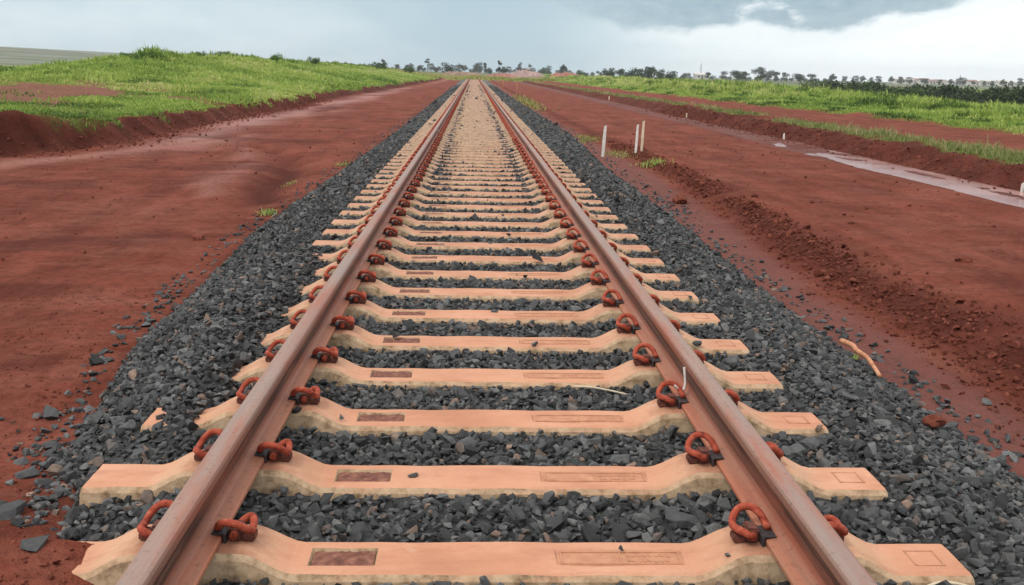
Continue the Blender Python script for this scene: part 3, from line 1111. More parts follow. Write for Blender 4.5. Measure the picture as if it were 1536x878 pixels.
# the bed itself
bxs = np.linspace(-2.9, 3.1, 90)
bys = np.array(list(np.arange(1.2, 14, 0.06))+grow(14, 0.07, 1.02, 184))
BX, BY = np.meshgrid(bxs, bys)
eL = bal_left(BY)
eR = bal_right(BY)
BX = np.clip(BX, eL-0.03, eR+0.03)
BZ = bed_height(BX, BY)-0.012+0.03*(vn(BX*40, BY*40, 5)-.5)*(BY < 60)
v = np.stack([BX, BY, BZ], -1).reshape(-1, 3)
ii = np.arange(BX.size).reshape(BX.shape)
fq = np.stack([ii[:-1, :-1], ii[:-1, 1:], ii[1:, 1:], ii[1:, :-1]], -1).reshape(-1, 4)
ft = np.concatenate([fq[:, [0, 1, 2]], fq[:, [0, 2, 3]]])
Vs.append(v)
Fs.append(ft+off)
Rs.append(0.02+0.35*vn(v[:, 0]*45, v[:, 1]*45, 77)**1.2+0.35*ss(40, 110, v[:, 1]))  # near bed kept darker: shade of the gaps between stones put into its colour
me = np_mesh('track_ballast', np.concatenate(Vs), np.concatenate(Fs), False, {'rnd': np.concatenate(Rs)})
tag(link('track_ballast', me, stone_mat), 'dark grey crushed stone ballast packed between and beside the sleepers', 'ballast', kind='stuff')

# ------------------------------------------------------------------ loose clods of damp soil along the road edge
M = Mat('soil_clod', 0.95, 0.1)
P = M.pos()
M.color(M.mix(M.attr('rnd').outputs['Fac'], M.ramp(M.noise(P, 30, 4, 0.7), [(0.3, (0.048, 0.011, 0.007)), (0.7, (0.110, 0.028, 0.017))]), (0.24, 0.078, 0.050)))
M.bump(M.noise(P, 90, 4, 0.7), 0.6, 0.008)
clod_mat = M.m
nC = 9000
b = 3.6+21*rng.random(nC)**1.9
a = ridge_x(b)+0.28+rng.normal(size=nC)*(0.13+0.12*ss(11, 5, b))
dens = fbm(a*1.2, b*1.2, 56, 3)
k = (dens > 0.20+0.10*ss(8, 12, b)) & (rng.random(nC) < 0.8)
a, b = a[k], b[k]
nB = 3200                                              # the cut faces get crumbs as well
b2 = 17+35*rng.random(nB)
a2 = -bank_x(b2)-0.10+rng.normal(size=nB)*0.38
b3 = 13+35*rng.random(nB)
a3 = 9.0+rng.normal(size=nB)*0.35
nD = 1100
b4 = 3+26*rng.random(nD)**1.3
a4 = np.where(rng.random(nD) < 0.5, 3.4+4*rng.random(nD), -2.6-5*rng.random(nD))
a = np.concatenate([a, a2, a3, a4])
b = np.concatenate([b, b2, b3, b4])
rad = 0.0080*np.exp(rng.normal(size=len(a))*0.50)*(1+b/18)
rad[-nD:] *= 0.75
p_ = np.stack([a, b, ground(a, b)+rad*0.3], -1)
v, f, r_ = stones(p_, np.minimum(rad, 0.05), PROT_N, 0.6)
nE = 1900
b5 = 2.3+5*rng.random(nE)**1.6
a5 = bal_left(b5)-0.02-1.1*rng.random(nE)**1.3
rad5 = 0.0055*np.exp(rng.normal(size=nE)*0.4)
v5, f5, r5 = stones(np.stack([a5, b5, ground(a5, b5)+rad5*0.3], -1), rad5, PROT_N, 0.6)
f = np.concatenate([f, f5+len(v)])
v = np.concatenate([v, v5])
r_ = np.concatenate([r_, 0.3+r5*0.9])
tag(link('soil_crumbs', np_mesh('soil_crumbs', v, f, False, {'rnd': r_*0.8}), clod_mat), 'dark red crumbs of damp earth strewn along road edge and cut banks', 'earth crumbs', kind='stuff')


def lump(name, x, y, r, mat, label, cat, squash=0.6, zoff=0.3, seed=0, sub=2, z=None, group=None, amp=0.35):
    bm = bmesh.new()
    bmesh.ops.create_icosphere(bm, subdivisions=sub, radius=1)
    for v in bm.verts:
        d = 1+amp*mnoise.noise(v.co*1.3+Vector((seed*3.1, seed*1.7, 0)))+amp*0.6*mnoise.noise(v.co*3.1+Vector((0, seed, 5)))
        v.co = Vector((v.co.x*d*1.25, v.co.y*d*0.9, v.co.z*d*squash))*r
    me = bm_mesh(name, bm)
    a = me.attributes.new('rnd', 'FLOAT', 'POINT')
    a.data.foreach_set('value', [0.25+0.5*((seed*37) % 10)/10]*len(me.vertices))
    o = link(name, me, mat)
    o.location = (x, y, (gz(x, y) if z is None else z)+r*squash*zoff)
    o.rotation_euler = (0, 0, seed*1.3)
    tag(o, label, cat, group)
    return o


lump('earth_clod', 2.72, 13.1, 0.11, clod_mat, 'big dark red earth clod lying beside the ballast below the white stakes', 'earth clod', 0.75, 0.45, 1, 3)
lump('earth_clod', 4.25, 8.35, 0.055, clod_mat, 'small dark earth clod alone on the smooth right road', 'earth clod', 0.6, 0.4, 2, 3)
lump('earth_clod', 4.10, 10.6, 0.038, clod_mat, 'tiny dark earth clod on the right road, farther than the other lone one', 'earth clod', 0.6, 0.4, 3, 2)
lump('earth_clod', -2.75, 9.6, 0.065, clod_mat, 'dark earth clod on the left red soil near the ballast edge', 'earth clod', 0.7, 0.4, 4, 3)
lump('earth_clod', 2.08, 4.25, 0.042, clod_mat, 'red earth clod resting among grey stones near right edge of photo', 'earth clod', 0.7, 0.5, 5, 3, z=-0.15)


def big_stone(x, y, r, label, seed, z=None):
    V_, F_ = hull_proto(16, 900+seed)
    V_ = V_*np.array([1.35, 0.95, 0.55])*r
    me = np_mesh('loose_stone', V_, F_, False, {'rnd': np.full(len(V_), 0.35+0.05*(seed % 6))})
    o = link('loose_stone', me, stone_mat)
    o.location = (x, y, (gz(x, y) if z is None else z)+r*0.28)
    o.rotation_euler = (0.1*math.sin(seed), 0.1*math.cos(seed*2), seed*1.1)
    tag(o, label, 'stone', 'single stones lying loose')
    return o


big_stone(-1.60, 3.08, 0.055, 'largest dark grey stone on red soil left of the nearest sleepers', 1)
big_stone(-2.10, 4.55, 0.060, 'flat grey stone on red soil just off the left ballast edge', 2)
big_stone(-1.78, 3.62, 0.045, 'grey stone on red soil left of the second nearest sleeper', 3)
big_stone(-1.35, 2.70, 0.042, 'grey stone on red soil at the bottom left of the photo', 4, 0.02)
big_stone(-1.92, 3.85, 0.034, 'small grey stone at far left, just outside the stone bed', 5)
big_stone(-0.28, 3.27, 0.017, 'little brown stone lying on the second nearest sleeper', 6, 0.0)
big_stone(0.06, 5.74, 0.032, 'dark stone sitting on the edge of the sixth sleeper near track centre', 7, -0.012)
big_stone(0.62, 2.96, 0.058, 'broad flat grey stone between the two nearest sleepers, right of centre', 8, -0.03)
big_stone(0.60, 2.50, 0.046, 'rough dark stone leaning on the front of the nearest sleeper, right side', 9, -0.045)
big_stone(0.20, 2.50, 0.036, 'dark stone leaning on the front of the nearest sleeper, near its middle', 10, -0.04)
big_stone(-0.05, 8.35, 0.04, 'dark stone lying on a sleeper farther along the track centre', 11, 0.0)

# ------------------------------------------------------------------ dry sticks
wood = simple('dry_wood', [(0.3, (0.26, 0.11, 0.055)), (0.5, (0.50, 0.22, 0.115)), (0.7, (0.62, 0.32, 0.185))], 16, 0.85, 0.5, 60, 0.004)
straw_m = simple('pale_straw', [(0.3, (0.50, 0.40, 0.28)), (0.7, (0.72, 0.62, 0.47))], 30, 0.8, 0.2)
leaf_sprig = simple('sprig_green', [(0.3, (0.10, 0.17, 0.02)), (0.7, (0.24, 0.34, 0.06))], 40, 0.7, 0)
log = link('dry_log', bm_mesh('dry_log', tube([(2.21, 5.78, -0.170), (2.222, 5.63, -0.158), (2.203, 5.52, -0.156), (2.212, 5.38, -0.160), (2.19, 5.24, -0.165), (2.175, 5.10, -0.185)], 0.0175, 7, 0.65), True), wood)
tag(log, 'short thin orange dry wooden stick at the right edge of the ballast', 'stick')
tw = link('dry_twig', bm_mesh('dry_twig', tube([(0.40, 4.33, -0.008), (0.47, 4.30, 0.0), (0.55, 4.27, -0.004), (0.63, 4.23, -0.01)], 0.006, 6, 0.6), True), straw_m)
tag(tw, 'thin pale twig lying on ballast between third and fourth sleepers', 'twig')
tw = link('dry_twig', bm_mesh('dry_twig', tube([(1.20, 2.50, -0.02), (1.26, 2.525, -0.005), (1.32, 2.52, 0.0), (1.40, 2.49, -0.012)], 0.007, 6, 0.6), True), straw_m)
tag(tw, 'pale curved twig in front of the nearest sleeper at its right end', 'twig')
tw = link('plastic_strip', bm_mesh('plastic_strip', tube([(0.778, 3.92, 0.135), (0.795, 3.92, 0.120), (0.815, 3.925, 0.112), (0.826, 3.935, 0.135), (0.824, 3.95, 0.185), (0.822, 3.955, 0.205)], 0.0055, 6), True),
          simple('white_plastic', [(0.3, (0.55, 0.50, 0.46)), (0.7, (0.74, 0.70, 0.66))], 30, 0.5, 0))
tag(tw, 'bent white plastic strip caught on the right rail by a red clip', 'plastic strip')


# ------------------------------------------------------------------ white stakes
stake_w = simple('stake_white', [(0.3, (0.62, 0.56, 0.50)), (0.7, (0.82, 0.79, 0.75))], 14, 0.8, 0.2)
stake_c = simple('stake_cream', [(0.3, (0.60, 0.46, 0.33)), (0.7, (0.78, 0.66, 0.50))], 14, 0.8, 0.2)


def stake(x, y, h, w, lean, label, mat):
    bm = bmesh.new()
    nseg = 5
    rings = []
    for i in range(nseg+1):
        t = i/nseg
        zc = -0.12+(h+0.12)*t
        ww = w/2*(0.94+0.06*math.sin(9*t+x))
        if i == nseg:
            ww *= 0.86
        rings.append([bm.verts.new((sx*ww+lean*zc+0.004*math.sin(5*t), sy*ww*0.75, zc+(0.012*sx if i == nseg else 0))) for sx, sy in ((-1, -1), (1, -1), (1, 1), (-1, 1))])
    for A_, B_ in zip(rings, rings[1:]):
        for j in range(4):
            bm.faces.new((A_[j], A_[(j+1) % 4], B_[(j+1) % 4], B_[j]))
    bm.faces.new(rings[0][::-1])
    bm.faces.new(rings[-1])
    o = link('survey_stake', bm_mesh('survey_stake', bm), mat)
    o.location = (x, y, gz(x, y))
    o.rotation_euler = (0, 0, 0.3*math.sin(x*5))
    tag(o, label, 'stake', 'marker stakes along the works')


stake(2.63, 20.6, 0.63, 0.058, 0.07, 'white leaning stake nearest the ballast, standing apart on the left', stake_w)
stake(3.42, 21.2, 0.60, 0.052, 0.05, 'white stake of a close pair, the left shorter one by yellow grass', stake_w)
stake(3.58, 21.4, 0.65, 0.056, 0.04, 'cream stake of a close pair, the right taller one by yellow grass', stake_c)
stake(8.62, 27.5, 0.16, 0.05, 0.03, 'short white peg against the dark cut bank, middle of the right side', stake_w)
stake(8.66, 15.3, 0.15, 0.04, 0.06, 'short white peg beside the wet gully at the right edge', stake_w)
stake(8.75, 41.0, 0.20, 0.05, 0.0, 'short pale peg at the foot of the far right cut bank', stake_c)
stake(8.9, 66.0, 0.26, 0.07, 0.0, 'pale peg on the far right cut bank, second farthest', stake_c)
stake(3.9, 92, 0.85, 0.10, 0.0, 'brown upright post at the right road side far ahead', wood)
stake(3.2, 112, 0.95, 0.12, 0.0, 'dark brown post close to the right rail far ahead', wood)


# ------------------------------------------------------------------ grass
def grass_mat(name, stops):
    M = Mat(name, 0.7, 0.2)
    ra = M.attr('rnd').outputs['Fac']
    c_ = M.ramp(ra, stops)
    M.color(c_)
    tr = M.n('ShaderNodeBsdfTranslucent')
    M.l(c_, tr.inputs[0])
    mx = M.n('ShaderNodeMixShader')
    mx.inputs[0].default_value = 0.35
    M.l(M.b.outputs[0], mx.inputs[1])
    M.l(tr.outputs[0], mx.inputs[2])
    M.l(mx.outputs[0], M.t.nodes['Material Output'].inputs[0])
    return M.m


GRASS = grass_mat('green_grass', [(0.0, (0.060, 0.108, 0.024)), (0.25, (0.140, 0.228, 0.042)), (0.5, (0.260, 0.365, 0.070)), (0.75, (0.400, 0.490, 0.110)), (1.0, (0.56, 0.53, 0.23))])
DRYG = grass_mat('yellow_grass', [(0.0, (0.09, 0.13, 0.025)), (0.4, (0.24, 0.27, 0.06)), (0.7, (0.40, 0.36, 0.12)), (1.0, (0.52, 0.40, 0.22))])


def blades(a, b, zb, h, w, rnd, lean=0.8):
    n = len(a)
    yaw = rng.uniform(0, 2*np.pi, n)
    d = np.stack([np.cos(yaw), np.sin(yaw), 0*yaw], -1)
    # blade faces roughly any way; bends along its normal
    nrm = np.stack([-np.sin(yaw), np.cos(yaw), 0*yaw], -1)
    bend = (rng.normal(size=n)*lean*h)[:, None]
    base = np.stack([a, b, zb-0.03], -1)
    upv = np.array([0, 0, 1.0])
    p0 = base-d*w[:, None]*0.5
    p1 = base+d*w[:, None]*0.5
    mid = base+upv*(h*0.6)[:, None]+nrm*bend*0.35
    p2 = mid+d*w[:, None]*0.42
    p3 = mid-d*w[:, None]*0.42
    tip = base+upv*(h*(1-0.25*np.abs(bend[:, 0]/(h+1e-6))))[:, None]+nrm*bend+d*(rng.normal(size=n)*0.12*h)[:, None]
    V_ = np.stack([p0, p1, p2, p3, tip], 1).reshape(-1, 3)
    o = (np.arange(n)*5)[:, None]
    Q = o+np.array([[0, 1, 2, 3]])
    T = o+np.array([[3, 2, 4]])
    return V_, Q, T, np.repeat(rnd, 5)


def grass_obj(name, a, b, h, w, rnd, mat, label, cat='grass'):
    zb = ground(a, b)
    V_, Q, T, r_ = blades(a, b, zb, h, w, np.clip(rnd, 0, 1))
    o = link(name, np_mesh(name, V_, [Q, T], False, {'rnd': r_}), mat)
    tag(o, label, cat, kind='stuff')
    return o


def logy(n, y0, y1, p):
    """Y samples with density ~ Y^-p"""
    u = rng.random(n)
    e = 1-p
    return (y0**e+(y1**e-y0**e)*u)**(1/e)


# left mound
n = 330000
b = logy(n, 15.5, 300, 1.6)
s_ = 0.25+26*rng.random(n)**1.25
a = -bank_x(b)-s_
_, gm, *_r = ground(a, b, True)
vis = a/b > -0.62
k = (rng.random(n) < gm) & vis
a, b, s_ = a[k], b[k], s_[k]
pt = fbm(a*0.22, b*0.13, 201, 4)
pt2 = fbm(a*0.9, b*0.6, 202, 3)
crestm = ss(7, 12, s_)
edge_tall = 1+0.5*ss(0.55, 0.75, pt2)
h = (0.07+0.10*pt2+0.20*crestm*(1-ss(13, 16, s_))*ss(.46, .66, fbm(a*.5, b*.25, 203, 3)))*edge_tall*np.exp(rng.normal(size=len(a))*0.22)*(0.75+0.5*ss(20, 60, b))
w = np.maximum(0.014, b*0.00115)*rng.uniform(0.7, 1.5, len(a))
rnd = 0.60+0.95*(pt-0.5)+0.45*(pt2-0.5)+rng.normal(size=len(a))*0.13
rnd = rnd-0.22*(1-ss(26, 40, b))-0.35*ss(.55, .7, fbm(a*.55, b*.35, 204, 3))*(1-ss(45, 70, b))
rnd = rnd+0.30*(fbm(a*.09, b*.06, 205, 2)-.5)-0.40*crestm*(1-ss(13, 16, s_))*ss(.5, .65, fbm(a*.5, b*.25, 203, 3))
grass_obj('mound_grass', a, b, h, w, rnd, GRASS, 'bright green grass covering the long mound on the left')

# right field
n = 330000
b = logy(n, 24, 420, 1.5)
s_ = -0.3+38*rng.random(n)**1.3
a = 15.2+s_+0.9*(fbm(b*0.12, b*0+2, 22, 3)-0.5)
_, gm, *_r = ground(a, b, True)
k = (rng.random(n) < gm**1.2) & (a/b < 0.75)
a, b, s_ = a[k], b[k], s_[k]
pt = fbm(a*0.20, b*0.12, 211, 4)
pt2 = fbm(a*0.55, b*0.40, 212, 3)
h = (0.07+(0.30+0.30*ss(45, 90, b))*ss(0.42, 0.72, pt2)**1.5*ss(0.5, 5, s_)+0.08*rng.random(len(a)))*np.exp(rng.normal(size=len(a))*0.2)
w = np.maximum(0.02, b*0.00115)*rng.uniform(0.7, 1.5, len(a))
pt3 = fbm(a*0.9, b*0.55, 213, 3)
rnd = 0.55+0.7*(pt-0.5)+0.5*(pt2-0.5)-0.55*ss(0.52, 0.70, pt3)+rng.normal(size=len(a))*0.14+0.12*ss(50, 90, b)
grass_obj('field_grass', a, b, h, w, rnd, GRASS, 'tall uneven green grass filling the field beyond the right road')

# berm between the two roads on the right
n = 60000
b = logy(n, 13, 110, 1.5)
a = 8.9+2.6*rng.random(n)
_, gm, *_r = ground(a, b, True)
k = rng.random(n) < gm**1.6*0.9
a, b = a[k], b[k]
pt = fbm(a*1.0, b*0.7, 221, 3)
h = (0.05+0.17*pt)*np.exp(rng.normal(size=len(a))*0.3)
w = np.maximum(0.010, b*0.0008)*rng.uniform(0.7, 1.4, len(a))
grass_obj('berm_grass', a, b, h, w, 0.30+0.8*pt+rng.normal(size=len(a))*0.2, grass_mat('berm_grass', [(0.0, (0.035, 0.06, 0.015)), (0.4, (0.11, 0.16, 0.035)), (0.7, (0.22, 0.25, 0.075)), (1.0, (0.40, 0.34, 0.17))]), 'patchy weeds on the low earth bank between the two right roads')

# scrub on the rise where the track disappears
n = 30000
b = logy(n, TRACK_END+2, 420, 1.4)
a = -26+60*rng.random(n)
_, gm, *_r = ground(a, b, True)
k = rng.random(n) < gm
a, b = a[k], b[k]
pt = fbm(a*.15, b*.05, 231, 3)
grass_obj('far_scrub', a, b, 0.15+0.5*pt*rng.random(len(a)), b*0.0014*rng.uniform(.7, 1.4, len(a)), 0.35+0.8*(pt-.2)+rng.normal(size=len(a))*.15, DRYG, 'olive scrub and dry grass where the track fades at the horizon', 'scrub')


def tuft(x, y, n, spread, hh, mat, label, sx=1.0, z=None):
    a = x+rng.normal(size=n)*spread
    b = y+rng.normal(size=n)*spread*sx
    V_, Q, T, r_ = blades(a-x, b-y, (ground(a, b) if z is None else np.full(n, z)), 0.72*hh*np.exp(rng.normal(size=n)*.3), np.full(n, max(0.007, y*0.0009)), rng.random(n), 0.7)
    g0 = gz(x, y) if z is None else z
    V_[:, 2] -= g0
    o = link('grass_tuft', np_mesh('grass_tuft', V_, [Q, T], False, {'rnd': r_}), mat)
    o.location = (x, y, g0)
    tag(o, label, 'grass tuft', 'weeds beside the ballast', kind='stuff' if n > 200 else None)


tuft(-2.43, 11.35, 190, 0.045, 0.09, GRASS, 'small green weed tuft at the left ballast edge', 2.0)
tuft(-2.75, 14.6, 90, 0.06, 0.08, DRYG, 'sparse yellow weed by the dark hollow left of the ballast', 2.0)
tuft(-2.38, 17.6, 90, 0.05, 0.10, DRYG, 'sparse dry weed on the left ballast edge, beyond the hollow', 2.5)
tuft(3.28, 18.4, 220, 0.13, 0.14, GRASS, 'green weed clump on the road edge in front of the stakes', 1.6)
tuft(3.10, 21.2, 420, 0.17, 0.09, DRYG, 'yellow grass patch between the white stakes', 3.0)
tuft(2.95, 26.0, 260, 0.16, 0.12, DRYG, 'yellow grass patch behind the leaning white stake', 3.5)
tuft(2.42, 24.8, 110, 0.12, 0.10, GRASS, 'thin green weed growing in the right ballast shoulder', 2.5)
tuft(2.95, 58.0, 700, 0.22, 0.22, DRYG, 'long yellow grass patch beside the right ballast far ahead', 26.0)
tuft(2.16, 5.42, 18, 0.012, 0.035, GRASS, 'tiny green sprig sprouting beside the orange stick', 1.0, -0.15)

# ------------------------------------------------------------------ shrubs and trees
FOL = {}


def fol_mat(name, stops):
    M = Mat(name, 0.8, 0.15)
    M.color(M.ramp(M.attr('rnd').outputs['Fac'], stops))
    return M.m


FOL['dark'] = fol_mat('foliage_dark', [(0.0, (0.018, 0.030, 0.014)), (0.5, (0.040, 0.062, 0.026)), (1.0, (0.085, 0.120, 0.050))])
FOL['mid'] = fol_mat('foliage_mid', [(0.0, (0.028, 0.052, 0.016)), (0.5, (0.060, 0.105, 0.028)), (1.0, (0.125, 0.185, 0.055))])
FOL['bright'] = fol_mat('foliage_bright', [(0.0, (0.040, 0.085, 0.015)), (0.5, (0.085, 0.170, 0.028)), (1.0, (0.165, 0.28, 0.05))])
FOL['grey'] = fol_mat('foliage_grey', [(0.0, (0.050, 0.060, 0.048)), (0.5, (0.095, 0.105, 0.082)), (1.0, (0.17, 0.18, 0.15))])  # greyed leaves for far trees, distance haze painted into the colour
bark = simple('bark', [(0.3, (0.06, 0.045, 0.035)), (0.7, (0.14, 0.11, 0.085))], 5, 0.9, 0.4, 14, 0.02)


def crown_mesh(lobes, n, leaf, seed):
    r = np.random.default_rng(seed)
    Vs_, R_ = [], []
    wts = np.array([l[3]*l[4]*l[5] for l in lobes])**0.67
    cnt = np.maximum(8, (n*wts/wts.sum()).astype(int))
    for (cx, cy, cz, rx, ry, rz), m_ in zip(lobes, cnt):
        d = r.normal(size=(m_, 3))
        d /= np.linalg.norm(d, axis=1)[:, None]
        rad = r.random(m_)**0.35*(0.72+0.38*r.random(m_))
        # clumping
        ph = np.sin(d[:, 0]*5+seed)*np.sin(d[:, 1]*5+2*seed)*np.sin(d[:, 2]*5)
        rad = rad*(1+0.22*ph)
        p = d*rad[:, None]*np.array([rx, ry, rz])+np.array([cx, cy, cz])
        u = r.normal(size=(m_, 3))
        u /= np.linalg.norm(u, axis=1)[:, None]
        w_ = np.cross(u, r.normal(size=(m_, 3)))
        w_ /= np.linalg.norm(w_, axis=1)[:, None]
        sz_ = leaf*r.uniform(0.55, 1.4, m_)[:, None]
        Vs_.append(np.stack([p-u*sz_, p+w_*sz_*0.6, p+u*sz_, p-w_*sz_*0.6], 1))
        R_.append(np.clip(0.45+0.35*r.normal(size=m_)*0.6+0.25*ph, 0, 1))
    v = np.concatenate(Vs_)
    return np_mesh('crown', v.reshape(-1, 3), np.arange(len(v)*4).reshape(-1, 4), False, {'rnd': np.repeat(np.concatenate(R_), 4)})


def trunk_mesh(h, r0, limbs):
    bm = tube([(0, 0, -0.25), (0.02*h, 0, h*.3), (-0.01*h, 0.01*h, h*.6), (0.0, 0.0, h)], r0, 6, 0.35)
    for (a_, l_, z_) in limbs:
        t_ = tube([(0, 0, z_*h), (math.cos(a_)*l_*.5, math.sin(a_)*l_*.5, z_*h+l_*.45), (math.cos(a_)*l_, math.sin(a_)*l_, z_*h+l_*.8)], r0*.5, 5, 0.3)
        me_ = bpy.data.meshes.new('t')
        t_.to_mesh(me_)
        t_.free()
        bm.from_mesh(me_)
    return bm_mesh('trunk', bm, True)


def rl(r, a, b):
    return r.uniform(a, b)


def make_tree(kind, seed, fol, h=5.0):
    r = random.Random(seed)
    lobes = []
    if kind == 'round':
        for i in range(9):
            a_ = r.uniform(0, 6.28)
            q = r.uniform(0.1, 0.42)*h*.75
            lobes.append((q*math.cos(a_), q*math.sin(a_), h*r.uniform(0.16, 0.78), h*rl(r, .20, .32), h*rl(r, .15, .25), h*rl(r, .11, .19)))
        th, limbs = h*.62, [(r.uniform(0, 6.28), h*.28, .5), (r.uniform(0, 6.28), h*.25, .6), (r.uniform(0, 6.28), h*.3, .45)]
    elif kind == 'tall':
        for i in range(8):
            a_ = r.uniform(0, 6.28)
            q = r.uniform(0.0, 0.16)*h
            lobes.append((q*math.cos(a_), q*math.sin(a_), h*r.uniform(0.18, 0.90), h*rl(r, .10, .18), h*rl(r, .08, .15), h*rl(r, .08, .15)))
        th, limbs = h*.75, [(r.uniform(0, 6.28), h*.16, .5), (r.uniform(0, 6.28), h*.15, .65)]
    elif kind == 'palm':
        for i in range(7):
            a_ = i*0.9+r.uniform(-.2, .2)
            lobes.append((0.12*h*math.cos(a_), 0.12*h*math.sin(a_), h*r.uniform(.70, .95), h*.10, h*.10, h*.075))
        th, limbs = h*.93, []
    else:   # bush
        for i in range(10):
            a_ = r.uniform(0, 6.28)
            q = r.uniform(0.1, 0.75)*h
            lobes.append((q*math.cos(a_), q*math.sin(a_)*.7, h*r.uniform(0.25, 0.72), h*rl(r, .25, .45), h*rl(r, .25, .4), h*rl(r, .20, .34)))
        th, limbs = h*.4, [(r.uniform(0, 6.28), h*.35, .3), (r.uniform(0, 6.28), h*.35, .4), (r.uniform(0, 6.28), h*.3, .5)]
    root = empty('distant_tree' if kind != 'bush' else 'bush', (0, -500, 0))
    link('crown', crown_mesh(lobes, 900 if kind != 'palm' else 260, h*(0.040 if kind != 'bush' else 0.055), seed), FOL[fol], root)
    link('trunk', trunk_mesh(th, h*.03, limbs), bark, root)
    return root


PROTO = {}


def plant(kind, seed, fol, x, y, size, label, cat, group, dz=0.0):
    key = (kind, seed, fol)
    if key not in PROTO:
        o = PROTO[key] = make_tree(kind, seed, fol, 1.0)
    else:
        o = copy_tree(PROTO[key])
    o.location = (x, y, gz(x, y)+dz)
    o.scale = (size, size, size)
    o.rotation_euler = (0, 0, (x*1.7+y) % 6.28)
    tag(o, label, cat, group)
    return o


CAMO = Vector((CX, 0, CZ))


def at(px, py_base, Y):
    """ground point seen in the photo's column px at distance Y"""
    d = fw+r2*((px-768)/1473.4)-u2*((py_base-439)/1473.4)
    t = Y/d.y
    p = CAMO+d*t
    return p.x


# shrubs on the crest of the left mound
g1 = 'shrubs on the left mound'
for i, (px, Y, sz_, lab) in enumerate(((190, 62, 0.75, 'dark green shrub at the left end of the mound crest'), (222, 63, 0.8, 'low green shrub on the mound crest, right of the darkest one'),
                                       (300, 72, 0.8, 'rounded shrub on the highest part of the mound'), (338, 82, 0.9, 'green shrub on the mound, just right of its top'),
                                       (412, 92, 1.3, 'large bushy shrub on the falling slope of the mound'), (470, 110, 1.3, 'second large shrub down the falling slope of the mound'),
                                       (568, 165, 1.9, 'dark shrub near the far right end of the mound'), (612, 190, 2.1, 'last dark shrub at the far end of the mound, by the red road'))):
    x = at(px, 100, Y)
    plant('bush', 11+i % 3, 'bright' if i < 5 else 'mid', x, Y, sz_*0.78, lab, 'shrub', g1, -0.06)

# trees along the horizon, left and centre
g2 = 'trees along the horizon'
for i, (px, Y, sz_, kind, fol, lab) in enumerate((
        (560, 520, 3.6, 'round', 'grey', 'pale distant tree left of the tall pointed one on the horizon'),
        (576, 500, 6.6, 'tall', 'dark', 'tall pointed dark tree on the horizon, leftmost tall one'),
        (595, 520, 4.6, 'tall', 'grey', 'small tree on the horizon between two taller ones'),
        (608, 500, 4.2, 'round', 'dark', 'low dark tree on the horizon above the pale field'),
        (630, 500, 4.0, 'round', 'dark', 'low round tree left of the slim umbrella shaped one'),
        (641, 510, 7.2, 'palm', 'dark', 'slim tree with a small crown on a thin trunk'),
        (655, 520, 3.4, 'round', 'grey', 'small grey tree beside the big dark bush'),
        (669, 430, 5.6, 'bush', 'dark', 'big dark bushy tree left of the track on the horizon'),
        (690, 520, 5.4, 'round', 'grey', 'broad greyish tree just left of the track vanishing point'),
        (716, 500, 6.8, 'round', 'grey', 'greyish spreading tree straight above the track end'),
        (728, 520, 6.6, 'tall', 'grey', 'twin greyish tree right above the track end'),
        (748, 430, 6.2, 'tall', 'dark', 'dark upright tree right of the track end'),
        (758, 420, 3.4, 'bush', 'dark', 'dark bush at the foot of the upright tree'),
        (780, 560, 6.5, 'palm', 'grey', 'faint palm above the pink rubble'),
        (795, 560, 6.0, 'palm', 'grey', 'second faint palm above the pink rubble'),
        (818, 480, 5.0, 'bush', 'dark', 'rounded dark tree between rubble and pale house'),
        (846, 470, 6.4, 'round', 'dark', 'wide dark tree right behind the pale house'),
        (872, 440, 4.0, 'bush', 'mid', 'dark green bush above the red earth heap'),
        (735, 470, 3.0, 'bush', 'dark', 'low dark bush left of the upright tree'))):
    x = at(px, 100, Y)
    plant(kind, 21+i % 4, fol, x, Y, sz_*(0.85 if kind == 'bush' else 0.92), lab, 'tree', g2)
# groups right of the centre
g3 = 'dark trees in the right background'
for i, (px, Y, sz_) in enumerate(((900, 330, 3.0), (915, 320, 4.2), (930, 330, 4.6), (946, 315, 4.4), (960, 330, 5.2), (975, 320, 5.4), (990, 330, 4.6), (1005, 325, 4.0))):
    plant('bush' if i % 2 else 'round', 31+i % 3, 'dark', at(px, 110, Y), Y, sz_*1.0, 'dark tree in the clump beyond the green field, right of the red heap', 'tree', g3)
for i, (px, Y, sz_) in enumerate(((1030, 520, 4), (1062, 540, 4.6), (1085, 500, 5.0), (1108, 420, 5.5), (1118, 430, 5.2), (1137, 380, 6.6), (1152, 500, 6.4), (1165, 500, 5.6), (1180, 480, 5.2), (1200, 480, 5.0), (1216, 460, 5.0))):
    plant('round' if i % 3 else 'bush', 34+i % 3, 'dark' if i % 2 else 'grey', at(px, 112, Y), Y, sz_*1.0, 'bluish dark tree on the low skyline above the green field', 'tree', 'trees on the low skyline')
plant('bush', 37, 'mid', at(1095, 125, 150), 150, 1.5, 'single green bush standing in the field below the skyline', 'bush', None)
plant('bush', 38, 'mid', at(1170, 125, 175), 175, 1.9, 'long low green bush in the field below the dark trees', 'bush', None)
# dark thicket band on the right
g4 = 'dark bushes behind the right field'
r = random.Random(5)
for i in range(34):
    px = 1225+i*10+r.uniform(-7, 7)
    Y = np.interp(px, [1225, 1350, 1560], [170, 125, 92])+r.uniform(-9, 14)
    plant('bush', 41+i % 4, 'dark' if r.random() < .75 else 'mid', at(px, 130, Y), Y, r.uniform(2.7, 3.7), 'dark bush in the thicket behind the right green field', 'bush', g4)
